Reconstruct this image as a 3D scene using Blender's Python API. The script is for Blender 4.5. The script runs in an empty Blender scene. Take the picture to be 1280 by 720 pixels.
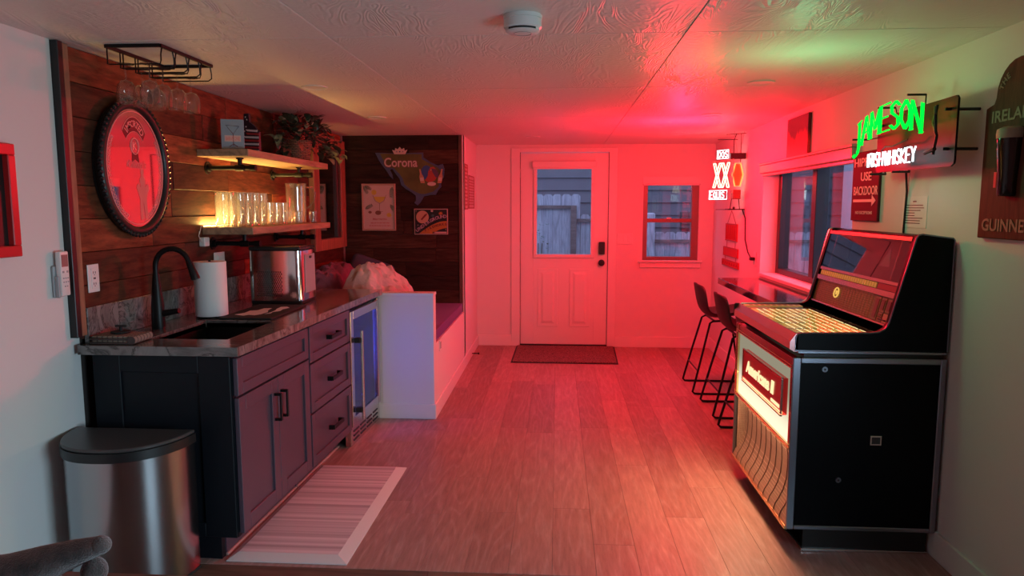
import bpy, bmesh, math, random
from mathutils import Vector, Matrix
random.seed(7)
S = bpy.context.scene
COL = S.collection
PI = math.pi
V3 = Vector

# ------------------------------------------------------------------ camera
cam_d = bpy.data.cameras.new('camera'); cam = bpy.data.objects.new('camera', cam_d); COL.objects.link(cam)
cam_d.sensor_width = 36.0; cam_d.lens = 880.42 / 1280 * 36.0; cam_d.clip_start = 0.05
cam.location = (0, 0, 1.477)
cam.rotation_euler = (PI/2 - 0.1144, 0.0, 0.0640)
S.camera = cam
# ------------------------------------------------------------------ world, exposure
w = bpy.data.worlds.new('dusk'); S.world = w; w.use_nodes = True
bg = w.node_tree.nodes['Background']
bg.inputs[0].default_value = (0.40, 0.46, 0.80, 1); bg.inputs[1].default_value = 2.4
S.view_settings.view_transform = 'Standard'; S.view_settings.look = 'None'
S.view_settings.exposure = 0.0; S.view_settings.gamma = 1.0

# ------------------------------------------------------------------ lights
def lamp(name, kind, loc, color, energy, size=0.1, size_y=None, target=None, spread=None):
    d = bpy.data.lights.new(name, kind); d.color = color; d.energy = energy
    if kind == 'AREA':
        d.shape = 'RECTANGLE'; d.size = size; d.size_y = size_y or size
        if spread: d.spread = spread
    else: d.shadow_soft_size = size
    o = bpy.data.objects.new(name, d); COL.objects.link(o); o.location = loc
    if target is not None:
        o.rotation_euler = (V3(target) - V3(loc)).to_track_quat('-Z', 'Y').to_euler()
    return o
lamp('red_fill_midair', 'POINT', (0.92, 5.45, 1.76), (1.0, 0.006, 0.024), 94, 0.07)  # added red fill in mid-air, moved off the neon to even out the walls
lamp('neon_glow_corner', 'POINT', (1.22, 6.20, 1.84), (1.0, 0.006, 0.022), 11, 0.07)
lamp('neon_glow_green', 'POINT', (1.02, 3.10, 1.80), (0.20, 1.0, 0.40), 4.2, 0.06)
lamp('neon_glow_white', 'POINT', (1.40, 3.10, 1.68), (0.75, 0.9, 1.0), 0.15, 0.05)
lamp('side_window_daylight', 'AREA', (1.60, 0.75, 0.95), (0.58, 0.86, 1.0), 19, 1.2, 0.60, target=(-1.9, 2.9, 0.15), spread=math.radians(115))
lamp('shelf_strip_glow', 'AREA', (-1.945, 4.30, 1.378), (1.0, 0.60, 0.16), 14, 1.05, 0.015, target=(-1.93, 4.30, 1.9))
lamp('cooler_glow', 'AREA', (-1.315, 4.185, 0.50), (0.10, 0.12, 1.0), 9.0, 0.03, 0.5, target=(-1.12, 4.75, 0.52))
lamp('jukebox_front_glow', 'AREA', (0.95, 3.42, 0.62), (1.0, 0.60, 0.28), 9, 0.85, 0.22, target=(0.45, 3.42, 0.0))
lamp('jukebox_tube_light', 'AREA', (0.955, 3.42, 0.462), (1.0, 0.72, 0.42), 1.6, 0.85, 0.02, target=(1.03, 3.42, 0.20))

# ------------------------------------------------------------------ material helpers
MATS = {}
class NT:
    def __init__(s, name):
        s.m = bpy.data.materials.new(name); s.m.use_nodes = True
        s.t = s.m.node_tree; s.b = s.t.nodes['Principled BSDF']; s.out = s.t.nodes['Material Output']
    def n(s, typ, **kw):
        x = s.t.nodes.new(typ)
        for k, v in kw.items():
            if k.startswith('i_'):
                x.inputs[k[2:].replace('_', ' ')].default_value = v
            else: setattr(x, k, v)
        return x
    def l(s, a, ao, b, bi): s.t.links.new(a.outputs[ao], b.inputs[bi]); return b
def rgb(c): return (c[0], c[1], c[2], 1)
def flat(name, c, rough=0.5, metal=0.0, spec=0.5, bump=0.0, bscale=200, emit=None, es=1.0, coat=0, vary=0.0):
    if name in MATS: return MATS[name]
    N = NT(name); b = N.b
    b.inputs['Base Color'].default_value = rgb(c); b.inputs['Roughness'].default_value = rough
    b.inputs['Metallic'].default_value = metal; b.inputs['Specular IOR Level'].default_value = spec
    if coat: b.inputs['Coat Weight'].default_value = coat; b.inputs['Coat Roughness'].default_value = 0.1
    if emit: b.inputs['Emission Color'].default_value = rgb(emit); b.inputs['Emission Strength'].default_value = es
    tc = N.n('ShaderNodeTexCoord')
    no = N.n('ShaderNodeTexNoise', i_Scale=bscale, i_Detail=4.0); N.l(tc, 'Object', no, 'Vector')
    if bump:
        bp = N.n('ShaderNodeBump', i_Strength=bump, i_Distance=0.004); N.l(no, 'Fac', bp, 'Height'); N.l(bp, 'Normal', b, 'Normal')
    if vary:
        oi = N.n('ShaderNodeTexNoise', i_Scale=6.0, i_Detail=5.0); N.l(tc, 'Object', oi, 'Vector')
        r = N.n('ShaderNodeValToRGB'); r.color_ramp.elements[0].position = 0.3; r.color_ramp.elements[1].position = 0.7
        r.color_ramp.elements[0].color = rgb([x*(1-vary) for x in c]); r.color_ramp.elements[1].color = rgb([min(1, x*(1+vary)) for x in c])
        N.l(oi, 'Fac', r, 'Fac'); N.l(r, 'Color', b, 'Base Color')
    MATS[name] = N.m; return N.m
def emis(name, c, s):
    if name in MATS: return MATS[name]
    N = NT(name); e = N.n('ShaderNodeEmission', i_Color=rgb(c), i_Strength=s); N.l(e, 'Emission', N.out, 'Surface')
    MATS[name] = N.m; return N.m
def glassmat(name, tint=(1, 1, 1), ior=1.45, rough=0.0, gain=1.0, haze=0.0):
    if name in MATS: return MATS[name]
    N = NT(name)
    t = N.n('ShaderNodeBsdfTransparent', i_Color=rgb(tint)); g = N.n('ShaderNodeBsdfGlossy', i_Roughness=rough)
    lw = N.n('ShaderNodeLayerWeight', i_Blend=0.5); mx = N.n('ShaderNodeMixShader')
    pw_ = N.n('ShaderNodeMath', operation='POWER'); pw_.inputs[1].default_value = 4.5; N.l(lw, 'Facing', pw_, 0)
    f0 = ((ior-1)/(ior+1))**2
    ma_ = N.n('ShaderNodeMath', operation='MULTIPLY_ADD'); ma_.use_clamp = True; ma_.inputs[1].default_value = (1-f0)*gain; ma_.inputs[2].default_value = f0*gain
    N.l(pw_, 'Value', ma_, 0); N.l(ma_, 'Value', mx, 'Fac')
    src = t
    if haze:
        d = N.n('ShaderNodeBsdfTranslucent'); m2 = N.n('ShaderNodeMixShader'); m2.inputs[0].default_value = haze
        N.t.links.new(t.outputs[0], m2.inputs[1]); N.t.links.new(d.outputs[0], m2.inputs[2]); src = m2
    N.t.links.new(src.outputs[0], mx.inputs[1]); N.t.links.new(g.outputs[0], mx.inputs[2]); N.l(mx, 'Shader', N.out, 'Surface')
    MATS[name] = N.m; return N.m
def woodmat(name, cols, axis='Y', rough=0.5, grain=18, stretch=14, bump=0.25, contrast=0.5, light_grain=False, spec=0.4, rings=7.0):
    """every object gets its own tone (object random) and grain running along its length"""
    if name in MATS: return MATS[name]
    N = NT(name); b = N.b
    tc = N.n('ShaderNodeTexCoord'); oi = N.n('ShaderNodeObjectInfo')
    mu = N.n('ShaderNodeVectorMath', operation='SCALE'); mu.inputs['Scale'].default_value = 37.0
    cx = N.n('ShaderNodeCombineXYZ'); N.l(oi, 'Random', cx, 'X'); N.l(oi, 'Random', cx, 'Y'); N.l(oi, 'Random', cx, 'Z')
    N.t.links.new(cx.outputs[0], mu.inputs[0])
    mp = N.n('ShaderNodeMapping'); sc = [1, 1, 1]; sc['XYZ'.index(axis)] = 1.0 / stretch; mp.inputs['Scale'].default_value = sc
    N.l(tc, 'Object', mp, 'Vector')
    ad = N.n('ShaderNodeVectorMath', operation='ADD'); N.t.links.new(mp.outputs[0], ad.inputs[0]); N.t.links.new(mu.outputs[0], ad.inputs[1])
    n1 = N.n('ShaderNodeTexNoise', i_Scale=grain*4.0, i_Detail=6.0, i_Roughness=0.7); N.t.links.new(ad.outputs[0], n1.inputs['Vector'])
    n2 = N.n('ShaderNodeTexNoise', i_Scale=grain*0.35, i_Detail=2.0); N.t.links.new(ad.outputs[0], n2.inputs['Vector'])
    # contour lines of a smooth field read as cathedral grain
    ml = N.n('ShaderNodeMath', operation='MULTIPLY'); ml.inputs[1].default_value = rings*2; N.l(n2, 'Fac', ml, 0)
    fr = N.n('ShaderNodeMath', operation='PINGPONG'); fr.inputs[1].default_value = 0.5; N.l(ml, 'Value', fr, 0)
    rr = N.n('ShaderNodeValToRGB'); rr.color_ramp.elements[0].position = 0.0; rr.color_ramp.elements[1].position = 0.22
    N.l(fr, 'Value', rr, 'Fac')
    ramp = N.n('ShaderNodeValToRGB'); el = ramp.color_ramp.elements
    for i, c in enumerate(cols):
        e = el[i] if i < 2 else el.new(0.5)
        e.position = i / (len(cols)-1); e.color = rgb(c)
    N.l(oi, 'Random', ramp, 'Fac')
    mix = N.n('ShaderNodeMix', data_type='RGBA', blend_type='MULTIPLY'); mix.inputs[0].default_value = contrast
    r2 = N.n('ShaderNodeValToRGB'); r2.color_ramp.elements[0].position = 0.3; r2.color_ramp.elements[1].position = 0.68
    r2.color_ramp.elements[0].color = (0.25, 0.22, 0.2, 1); r2.color_ramp.elements[1].color = (1.25, 1.2, 1.2, 1)
    N.l(n1, 'Fac', r2, 'Fac'); N.t.links.new(ramp.outputs[0], mix.inputs[6]); N.t.links.new(r2.outputs[0], mix.inputs[7])
    mix2 = N.n('ShaderNodeMix', data_type='RGBA', blend_type='SCREEN' if light_grain else 'MULTIPLY')
    inv = N.n('ShaderNodeInvert'); 
    if light_grain:
        N.l(rr, 'Color', inv, 'Color'); sm = N.n('ShaderNodeMix', data_type='RGBA', blend_type='MULTIPLY'); sm.inputs[0].default_value = 1.0
        N.t.links.new(inv.outputs[0], sm.inputs[6]); N.t.links.new(n1.outputs['Fac'], sm.inputs[7])
        N.t.links.new(sm.outputs[2], mix2.inputs[7]); mix2.inputs[0].default_value = 0.13
    else:
        N.t.links.new(rr.outputs[0], mix2.inputs[7]); mix2.inputs[0].default_value = 0.28
    N.t.links.new(mix.outputs[2], mix2.inputs[6]); N.t.links.new(mix2.outputs[2], b.inputs['Base Color'])
    b.inputs['Roughness'].default_value = rough; b.inputs['Specular IOR Level'].default_value = spec
    if bump:
        bp = N.n('ShaderNodeBump', i_Strength=bump, i_Distance=0.002); N.l(n1, 'Fac', bp, 'Height'); N.l(bp, 'Normal', b, 'Normal')
    MATS[name] = N.m; return N.m

def marble():
    N = NT('marble'); b = N.b; tc = N.n('ShaderNodeTexCoord')
    mp = N.n('ShaderNodeMapping'); mp.inputs['Rotation'].default_value = (0.5, 0.4, 0.7); mp.inputs['Scale'].default_value = (1, 3.0, 1.6)
    N.l(tc, 'Object', mp, 'Vector')
    n1 = N.n('ShaderNodeTexNoise', i_Scale=3.0, i_Detail=9.0, i_Roughness=0.62, i_Distortion=1.3); N.t.links.new(mp.outputs[0], n1.inputs['Vector'])
    r = N.n('ShaderNodeValToRGB'); e = r.color_ramp.elements
    e[0].position = 0.30; e[0].color = (0.03, 0.025, 0.024, 1); e[1].position = 0.72; e[1].color = (0.27, 0.245, 0.235, 1)
    for p, c in ((0.42, (0.12, 0.105, 0.10, 1)), (0.50, (0.19, 0.17, 0.16, 1)), (0.535, (0.06, 0.052, 0.05, 1)), (0.56, (0.20, 0.18, 0.17, 1))):
        x = e.new(p); x.color = c
    N.l(n1, 'Fac', r, 'Fac'); N.l(r, 'Color', b, 'Base Color')
    b.inputs['Roughness'].default_value = 0.12; b.inputs['Specular IOR Level'].default_value = 0.6
    return N.m
def ceilmat():
    N = NT('painted_plywood'); b = N.b; tc = N.n('ShaderNodeTexCoord'); oi = N.n('ShaderNodeObjectInfo')
    cx = N.n('ShaderNodeCombineXYZ'); m3 = N.n('ShaderNodeMath', operation='MULTIPLY'); m3.inputs[1].default_value = 40
    N.l(oi, 'Random', m3, 0); N.l(m3, 'Value', cx, 'X'); N.l(m3, 'Value', cx, 'Z')
    mp = N.n('ShaderNodeMapping'); mp.inputs['Scale'].default_value = (2.6, 0.75, 1)
    N.l(tc, 'Object', mp, 'Vector'); ad = N.n('ShaderNodeVectorMath', operation='ADD')
    N.t.links.new(mp.outputs[0], ad.inputs[0]); N.t.links.new(cx.outputs[0], ad.inputs[1])
    n1 = N.n('ShaderNodeTexNoise', i_Scale=1.6, i_Detail=3.0, i_Distortion=0.7); N.t.links.new(ad.outputs[0], n1.inputs['Vector'])
    ml = N.n('ShaderNodeMath', operation='MULTIPLY'); ml.inputs[1].default_value = 34.0; N.l(n1, 'Fac', ml, 0)
    fr = N.n('ShaderNodeMath', operation='PINGPONG'); fr.inputs[1].default_value = 0.5; N.l(ml, 'Value', fr, 0)
    n2 = N.n('ShaderNodeTexNoise', i_Scale=45.0, i_Detail=5.0); N.l(tc, 'Object', n2, 'Vector')
    n3 = N.n('ShaderNodeTexNoise', i_Scale=2.2, i_Detail=2.0); N.t.links.new(ad.outputs[0], n3.inputs['Vector'])
    r3 = N.n('ShaderNodeValToRGB'); r3.color_ramp.elements[0].position = 0.42; r3.color_ramp.elements[1].position = 0.6
    N.l(n3, 'Fac', r3, 'Fac')
    mm = N.n('ShaderNodeMath', operation='MULTIPLY'); N.l(fr, 'Value', mm, 0); N.l(r3, 'Color', mm, 1)
    a2 = N.n('ShaderNodeMath', operation='MULTIPLY_ADD'); a2.inputs[1].default_value = 0.5; N.l(n2, 'Fac', a2, 0); N.l(mm, 'Value', a2, 2)
    bp = N.n('ShaderNodeBump', i_Strength=0.6, i_Distance=0.006); N.l(a2, 'Value', bp, 'Height'); N.l(bp, 'Normal', b, 'Normal')
    b.inputs['Base Color'].default_value = (0.74, 0.70, 0.66, 1); b.inputs['Roughness'].default_value = 0.45; b.inputs['Specular IOR Level'].default_value = 0.3
    return N.m

M_wall = flat('painted_drywall', (0.72, 0.71, 0.69), 0.75, spec=0.12, bump=0.06, bscale=90)
M_trim = flat('white_trim_paint', (0.76, 0.75, 0.73), 0.38)
M_door = flat('white_door_paint', (0.78, 0.77, 0.75), 0.35)
M_ceil = ceilmat()
M_floor = woodmat('oak_floor', [(0.30, 0.17, 0.15), (0.43, 0.25, 0.225), (0.36, 0.205, 0.185)], 'Y', 0.42, 14, 9, 0.12, 0.4, True, 0.4)
M_floorx = woodmat('oak_floor_dark', [(0.14, 0.09, 0.065), (0.19, 0.125, 0.09)], 'X', 0.4, 12, 9, 0.15, 0.5)
M_sub = flat('joint_shadow', (0.03, 0.022, 0.02), 0.9)
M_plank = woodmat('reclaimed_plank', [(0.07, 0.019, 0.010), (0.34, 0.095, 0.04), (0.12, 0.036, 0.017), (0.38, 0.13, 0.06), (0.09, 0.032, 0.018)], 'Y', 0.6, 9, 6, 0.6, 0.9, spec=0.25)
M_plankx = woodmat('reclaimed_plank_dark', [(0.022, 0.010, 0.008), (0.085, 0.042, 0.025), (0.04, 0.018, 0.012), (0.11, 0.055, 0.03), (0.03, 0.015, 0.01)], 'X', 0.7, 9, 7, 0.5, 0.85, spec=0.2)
M_shelf = woodmat('shelf_pine', [(0.42, 0.27, 0.16), (0.48, 0.30, 0.18)], 'Y', 0.5, 10, 9, 0.25, 0.5)
M_frame = woodmat('stained_frame', [(0.35, 0.13, 0.08), (0.40, 0.16, 0.09)], 'Z', 0.4, 10, 9, 0.15, 0.4)
M_trimw = woodmat('trim_pine', [(0.30, 0.17, 0.10), (0.34, 0.19, 0.11)], 'Z', 0.5, 10, 9, 0.15, 0.5)
M_black = flat('black_satin', (0.012, 0.012, 0.013), 0.38)
M_blackm = flat('black_matte_metal', (0.014, 0.013, 0.013), 0.42, 0.6, bump=0.1, bscale=400)
M_rubber = flat('black_rubber', (0.012, 0.012, 0.012), 0.75)
M_seatp = flat('black_seat_shell', (0.014, 0.012, 0.013), 0.5)
M_cab = flat('charcoal_cabinet_lit', (0.082, 0.056, 0.080), 0.36, bump=0.03, bscale=300)  # lit copy of the cabinet colour, for the fronts facing the red light
M_cabd = flat('charcoal_cabinet_shaded', (0.008, 0.010, 0.014), 0.42, spec=0.2, bump=0.03, bscale=300)  # same cabinet finish, shade on the near end painted into a darker copy
M_marble = marble()
M_steel = flat('brushed_steel', (0.62, 0.60, 0.58), 0.24, 1.0, bump=0.02, bscale=500)
M_steelp = flat('polished_steel', (0.72, 0.70, 0.69), 0.10, 1.0)
M_chrome = flat('chrome', (0.75, 0.75, 0.76), 0.12, 1.0)
M_edge = flat('dull_metal_edging', (0.30, 0.33, 0.40), 0.28, 1.0)
M_vinyl = flat('black_vinyl', (0.002, 0.0025, 0.004), 0.42, spec=0.12)
M_white = flat('white_plastic', (0.75, 0.74, 0.72), 0.35)
M_grey = flat('grey_plastic', (0.35, 0.35, 0.36), 0.4)
M_paper = flat('white_paper', (0.78, 0.77, 0.75), 0.85)
M_slot = flat('dark_slot', (0.02, 0.02, 0.02), 0.6)
M_glass = glassmat('window_glass', (0.93, 0.95, 0.96), 1.5)
M_gware = glassmat('clear_glassware', (0.95, 0.95, 0.95), 1.5, 0.05, 2.2, 0.10)
M_gwine = glassmat('thin_wine_glass', (0.97, 0.97, 0.97), 1.45, 0.03, 1.3, 0.03)
M_gdark = glassmat('tinted_door_glass', (0.42, 0.42, 0.5), 1.5)
M_redpl = flat('red_lacquer', (0.55, 0.02, 0.03), 0.25, coat=0.5)

# ------------------------------------------------------------------ mesh helpers
class MB:
    def __init__(s): s.v = []; s.f = []; s.sm = []
    def add(s, vs, fs, smooth=False):
        o = len(s.v); s.v += [V3(v) for v in vs]; s.f += [tuple(i+o for i in f) for f in fs]; s.sm += [smooth]*len(fs); return s
    def bm(s, bm, smooth=False):
        bm.verts.index_update(); s.add([v.co.copy() for v in bm.verts], [tuple(v.index for v in f.verts) for f in bm.faces], smooth); bm.free(); return s
    def box(s, x0, x1, y0, y1, z0, z1, bev=0.0, seg=1):
        if x0 > x1: x0, x1 = x1, x0
        if y0 > y1: y0, y1 = y1, y0
        if z0 > z1: z0, z1 = z1, z0
        if bev <= 0:
            return s.add([(x0,y0,z0),(x1,y0,z0),(x1,y1,z0),(x0,y1,z0),(x0,y0,z1),(x1,y0,z1),(x1,y1,z1),(x0,y1,z1)],
                  [(0,3,2,1),(4,5,6,7),(0,1,5,4),(1,2,6,5),(2,3,7,6),(3,0,4,7)])
        b = bmesh.new(); bmesh.ops.create_cube(b, size=1)
        for v in b.verts: v.co = V3(((x0+x1)/2+v.co.x*(x1-x0), (y0+y1)/2+v.co.y*(y1-y0), (z0+z1)/2+v.co.z*(z1-z0)))
        bmesh.ops.bevel(b, geom=b.edges[:], offset=min(bev, 0.49*min(x1-x0, y1-y0, z1-z0)), segments=seg, profile=0.5, affect='EDGES')
        return s.bm(b, seg > 1)
    def prism(s, pts, vec, smooth=False):
        """closed polygon (3D points) pushed along vec"""
        n = len(pts); p = [V3(q) for q in pts]; e = V3(vec)
        nrm = V3((0,0,0))
        for i in range(n): nrm += p[i].cross(p[(i+1) % n])
        if nrm.dot(e) > 0: p.reverse()
        vs = p + [q+e for q in p]
        fs = [tuple(range(n)), tuple(reversed(range(n, 2*n)))] + [(i, i+n, (i+1) % n + n, (i+1) % n) for i in range(n)]
        return s.add(vs, fs, smooth)
    def tube(s, pts, r, seg=8, closed=False, caps=True):
        p = [V3(q) for q in pts]; n = len(p); rr = r if isinstance(r, (list, tuple)) else [r]*n
        vs = []; up = None
        for i in range(n):
            a = p[(i-1) % n] if (closed or i > 0) else p[i]; b = p[(i+1) % n] if (closed or i < n-1) else p[i]
            t = (b-a)
            if t.length < 1e-9: t = V3((0,0,1))
            t.normalize()
            if up is None: up = V3((0,0,1)) if abs(t.z) < 0.9 else V3((1,0,0))
            u = t.cross(up)
            if u.length < 1e-4: u = t.cross(V3((0.3,0.9,0.1)))
            u.normalize(); wv = u.cross(t).normalized(); up = wv
            for k in range(seg):
                an = 2*PI*k/seg; vs.append(p[i] + (u*math.cos(an)+wv*math.sin(an))*rr[i])
        fs = []
        m = n if closed else n-1
        for i in range(m):
            j = (i+1) % n
            for k in range(seg):
                k2 = (k+1) % seg; fs.append((i*seg+k, i*seg+k2, j*seg+k2, j*seg+k))
        if not closed and caps:
            fs.append(tuple(reversed(range(seg)))); fs.append(tuple((n-1)*seg+k for k in range(seg)))
        return s.add(vs, fs, True)
    def lathe(s, prof, c, seg=20, axis='Z', a0=0, a1=2*PI):
        """prof: (radius, height) pairs"""
        vs = []; c = V3(c); full = abs(a1-a0-2*PI) < 1e-6; m = seg if full else seg+1
        for r, h in prof:
            for k in range(m):
                a = a0+(a1-a0)*k/seg; x, y = r*math.cos(a), r*math.sin(a)
                q = {'Z': (x, y, h), 'X': (h, x, y), 'Y': (x, h, y)}[axis]; vs.append(c+V3(q))
        fs = []
        for i in range(len(prof)-1):
            for k in range(seg):
                k2 = (k+1) % m
                q = (i*m+k, i*m+k2, (i+1)*m+k2, (i+1)*m+k)
                fs.append(q if axis != 'Y' else q[::-1])
        return s.add(vs, fs, True)
    def cyl(s, c, r, h, axis='Z', seg=20, ch=0.0):
        ch = min(ch, r*0.4, h*0.4)
        pr = [(0, 0), (r-ch, 0), (r, ch), (r, h-ch), (r-ch, h), (0, h)] if ch else [(0, 0), (r, 0), (r, 0), (r, h), (r, h), (0, h)]
        return s.lathe(pr, c, seg, axis)
    def sphere(s, c, r, sx=1, sy=1, sz=1, sub=2):
        b = bmesh.new(); bmesh.ops.create_icosphere(b, subdivisions=sub, radius=r)
        for v in b.verts: v.co = V3((v.co.x*sx, v.co.y*sy, v.co.z*sz)) + V3(c)
        return s.bm(b, True)
    def xf(s, M):
        s.v = [M @ v for v in s.v]; return s
OFF = {}
def tag(o, label=None, cat=None, group=None, kind=None):
    if label: o['label'] = label
    if cat: o['category'] = cat
    if group: o['group'] = group
    if kind: o['kind'] = kind
    return o
def mesh_of(name, mb, off=V3((0,0,0)), mat=None):
    me = bpy.data.meshes.new(name); me.from_pydata([v-off for v in mb.v], [], mb.f)
    me.polygons.foreach_set('use_smooth', mb.sm)
    if mat: me.materials.append(mat)
    if any(mb.sm):
        try: me.set_sharp_from_angle(angle=math.radians(40))
        except Exception: pass
    me.update(); return me
def thing(name, label, cat, loc, group=None, rz=0):
    o = bpy.data.objects.new(name, None); o.empty_display_size = 0.05; COL.objects.link(o)
    o.location = loc; o.rotation_euler = (0, 0, rz); OFF[o.name] = V3(loc); return tag(o, label, cat, group)
def part(parent, name, mb, mat, label=None, local=False, kind=None, org=None):
    """mesh child given in world coordinates (or in the parent's own frame with local=True)"""
    off = V3((0,0,0)) if (local or parent is None) else OFF[parent.name]
    if org is not None: pos = V3(org)
    else: pos = off
    me = mesh_of(name, mb, pos, mat); o = bpy.data.objects.new(name, me); COL.objects.link(o)
    if parent is not None: o.parent = parent; o.location = pos-off
    else: o.location = pos
    OFF[o.name] = pos if not local else V3((0,0,0))
    if label: o['label'] = label
    if kind: o['kind'] = kind
    return o
def solo(name, mb, mat, label, cat, loc, group=None):
    o = part(None, name, mb, mat, org=loc); return tag(o, label, cat, group)
def struct(name, mb, mat, loc=(0,0,0), label=None):
    o = part(None, name, mb, mat, org=loc); o['kind'] = 'structure'
    if label: o['label'] = label
    return o
def copy_tree(o, loc, label=None, rz=None):
    r = o.copy(); COL.objects.link(r); r.location = loc
    if rz is not None: r.rotation_euler = (0, 0, rz)
    if label: r['label'] = label
    for ch in list(o.children):
        c = ch.copy(); COL.objects.link(c); c.parent = r
        for g in ch.children:
            d = g.copy(); COL.objects.link(d); d.parent = c
    return r
# text -> mesh, fitted in a box on a plane
def text_mb(s, center, xd, ud, width=None, height=None, depth=0.001, bold=0.0, outline=None, arc=0.0, shear=0.0, spacing=1.0):
    cu = bpy.data.curves.new('t', 'FONT'); cu.body = s; cu.size = 1; cu.offset = bold; cu.shear = shear; cu.resolution_u = 3; cu.space_character = spacing
    if outline: cu.fill_mode = 'NONE'; cu.bevel_depth = outline; cu.bevel_resolution = 1
    else: cu.extrude = 0.02
    o = bpy.data.objects.new('t', cu); COL.objects.link(o)
    dg = bpy.context.evaluated_depsgraph_get(); me = bpy.data.meshes.new_from_object(o.evaluated_get(dg))
    bpy.data.objects.remove(o); bpy.data.curves.remove(cu)
    vs = [v.co.copy() for v in me.vertices]; fs = [tuple(p.vertices) for p in me.polygons]; bpy.data.meshes.remove(me)
    if not vs: return MB()
    x0 = min(v.x for v in vs); x1 = max(v.x for v in vs); y0 = min(v.y for v in vs); y1 = max(v.y for v in vs)
    sx = width/(x1-x0) if width else None; sy = height/(y1-y0) if height else None
    sx = sx or sy; sy = sy or sx
    xd = V3(xd).normalized(); ud = V3(ud).normalized(); nd = xd.cross(ud); c = V3(center)
    out = []
    for v in vs:
        x = (v.x-(x0+x1)/2)*sx; y = (v.y-(y0+y1)/2)*sy; z = (v.z/0.02*depth) if not outline else v.z*min(sx, sy)
        if arc: y += -arc*(x/(width/2))**2
        out.append(c+xd*x+ud*y+nd*z)
    m = MB(); m.add(out, fs, bool(outline)); return m
FONT = {'A':[[(0,0),(.5,1),(1,0)],[(.2,.38),(.8,.38)]],'B':[[(0,0),(0,1),(.7,1),(.85,.78),(.65,.53),(0,.53)],[(.65,.53),(.95,.28),(.75,0),(0,0)]],
 'C':[[(1,.85),(.6,1),(.2,.9),(0,.5),(.2,.1),(.6,0),(1,.15)]],'D':[[(0,0),(0,1),(.6,1),(1,.6),(1,.4),(.6,0),(0,0)]],'E':[[(1,1),(0,1),(0,0),(1,0)],[(0,.52),(.75,.52)]],
 'H':[[(0,0),(0,1)],[(1,0),(1,1)],[(0,.5),(1,.5)]],'I':[[(.5,0),(.5,1)]],'K':[[(0,0),(0,1)],[(.95,1),(0,.42),(1,0)]],'O':[[(.5,0),(.05,.3),(.05,.7),(.5,1),(.95,.7),(.95,.3),(.5,0)]],
 'Q':[[(.5,0),(.05,.3),(.05,.7),(.5,1),(.95,.7),(.95,.3),(.5,0)],[(.6,.25),(1,-.05)]],'R':[[(0,0),(0,1),(.7,1),(.95,.76),(.7,.5),(0,.5)],[(.4,.5),(1,0)]],
 'S':[[(.95,.85),(.55,1),(.1,.85),(.15,.6),(.85,.4),(.9,.15),(.45,0),(.05,.15)]],'U':[[(0,1),(0,.2),(.3,0),(.7,0),(1,.2),(1,1)]],'W':[[(0,1),(.22,0),(.5,.8),(.78,0),(1,1)]],
 'X':[[(0,0),(1,1)],[(0,1),(1,0)]],'Y':[[(0,1),(.5,.5),(1,1)],[(.5,.5),(.5,0)]]}
def stroke_mb(s, origin, xd, ud, lw, lh, gap, r, fn=None, seg=6):
    m = MB(); x = 0; xd = V3(xd).normalized(); ud = V3(ud).normalized()
    for ch in s:
        if ch != ' ':
            k = 0.25 if ch == 'I' else 1.0
            for st in FONT[ch]:
                pts = []
                for a, b in st:
                    px = x+(a*lw if ch != 'I' else 0.12*lw); py = b*lh
                    if fn: py = fn(px, b)
                    pts.append(V3(origin)+xd*px+ud*py)
                m.tube(pts, r, seg)
            x += lw*k+gap
        else: x += lw*0.45
    return m

# ================================================================== THE SETTING
XL, XR, YF, H, YB = -1.96, 1.61, 7.43, 2.12, -1.0      # left wall, right wall, far wall, ceiling, rear
# floor: dark base plus one oak plank after another
fl = struct('floor', MB().box(XL-0.1, XR+0.1, YB, YF+0.1, -0.08, -0.022), M_sub)
pw = 0.180; x = -0.011 - pw*11
seams = {0: [3.337], 1: [2.974], 2: [3.95], 3: [3.273, 5.18], 4: [3.646], -1: [4.504], -2: [3.272, 4.6]}
row = -11
while x < XR:
    xa = max(x, XL); xb = min(x+pw, XR)
    if xb-xa > 0.02:
        ys = [2.70]
        fixed = seams.get(row, [])
        y = 2.70 + random.uniform(0.3, 1.6)
        if fixed: ys += fixed; y = fixed[-1] + random.uniform(1.0, 1.9)
        while y < YF-0.35: ys.append(y); y += random.uniform(1.0, 1.95)
        ys.append(YF)
        for a, b in zip(ys, ys[1:]):
            part(fl, 'plank', MB().box(xa+0.0004, xb-0.0004, a+0.0004, b-0.0004, -0.022, 0.0, 0.0006), M_floor, org=((xa+xb)/2, (a+b)/2, 0))
    x += pw; row += 1
y = 2.698
while y > YB:
    x = XL
    while x < XR-0.01:
        x2 = min(XR, x+random.uniform(1.1, 2.0)); x2 = XR if XR-x2 < 0.3 else x2
        part(fl, 'plank', MB().box(x+0.001, x2-0.001, max(YB, y-0.18)+0.001, y-0.001, -0.022, 0.0, 0.0012), M_floorx, org=((x+x2)/2, y-0.09, 0)); x = x2
    y -= 0.18
# ceiling panels
ce = struct('ceiling', MB().box(XL-0.1, XR+0.1, YB, YF+0.1, H+0.012, H+0.08), M_wall)
bx = [XL-0.02, -0.875, 0.47, XR+0.02]; by = [YB, 0.30, 1.52, 2.73, 3.93, 5.15, 6.37, YF+0.02]
for i in range(3):
    for j in range(len(by)-1):
        part(ce, 'ceiling_panel', MB().box(bx[i]+0.0015, bx[i+1]-0.0015, by[j]+0.001, by[j+1]-0.001, H, H+0.011, 0.002), M_ceil, org=((bx[i]+bx[i+1])/2, (by[j]+by[j+1])/2, H))
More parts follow.
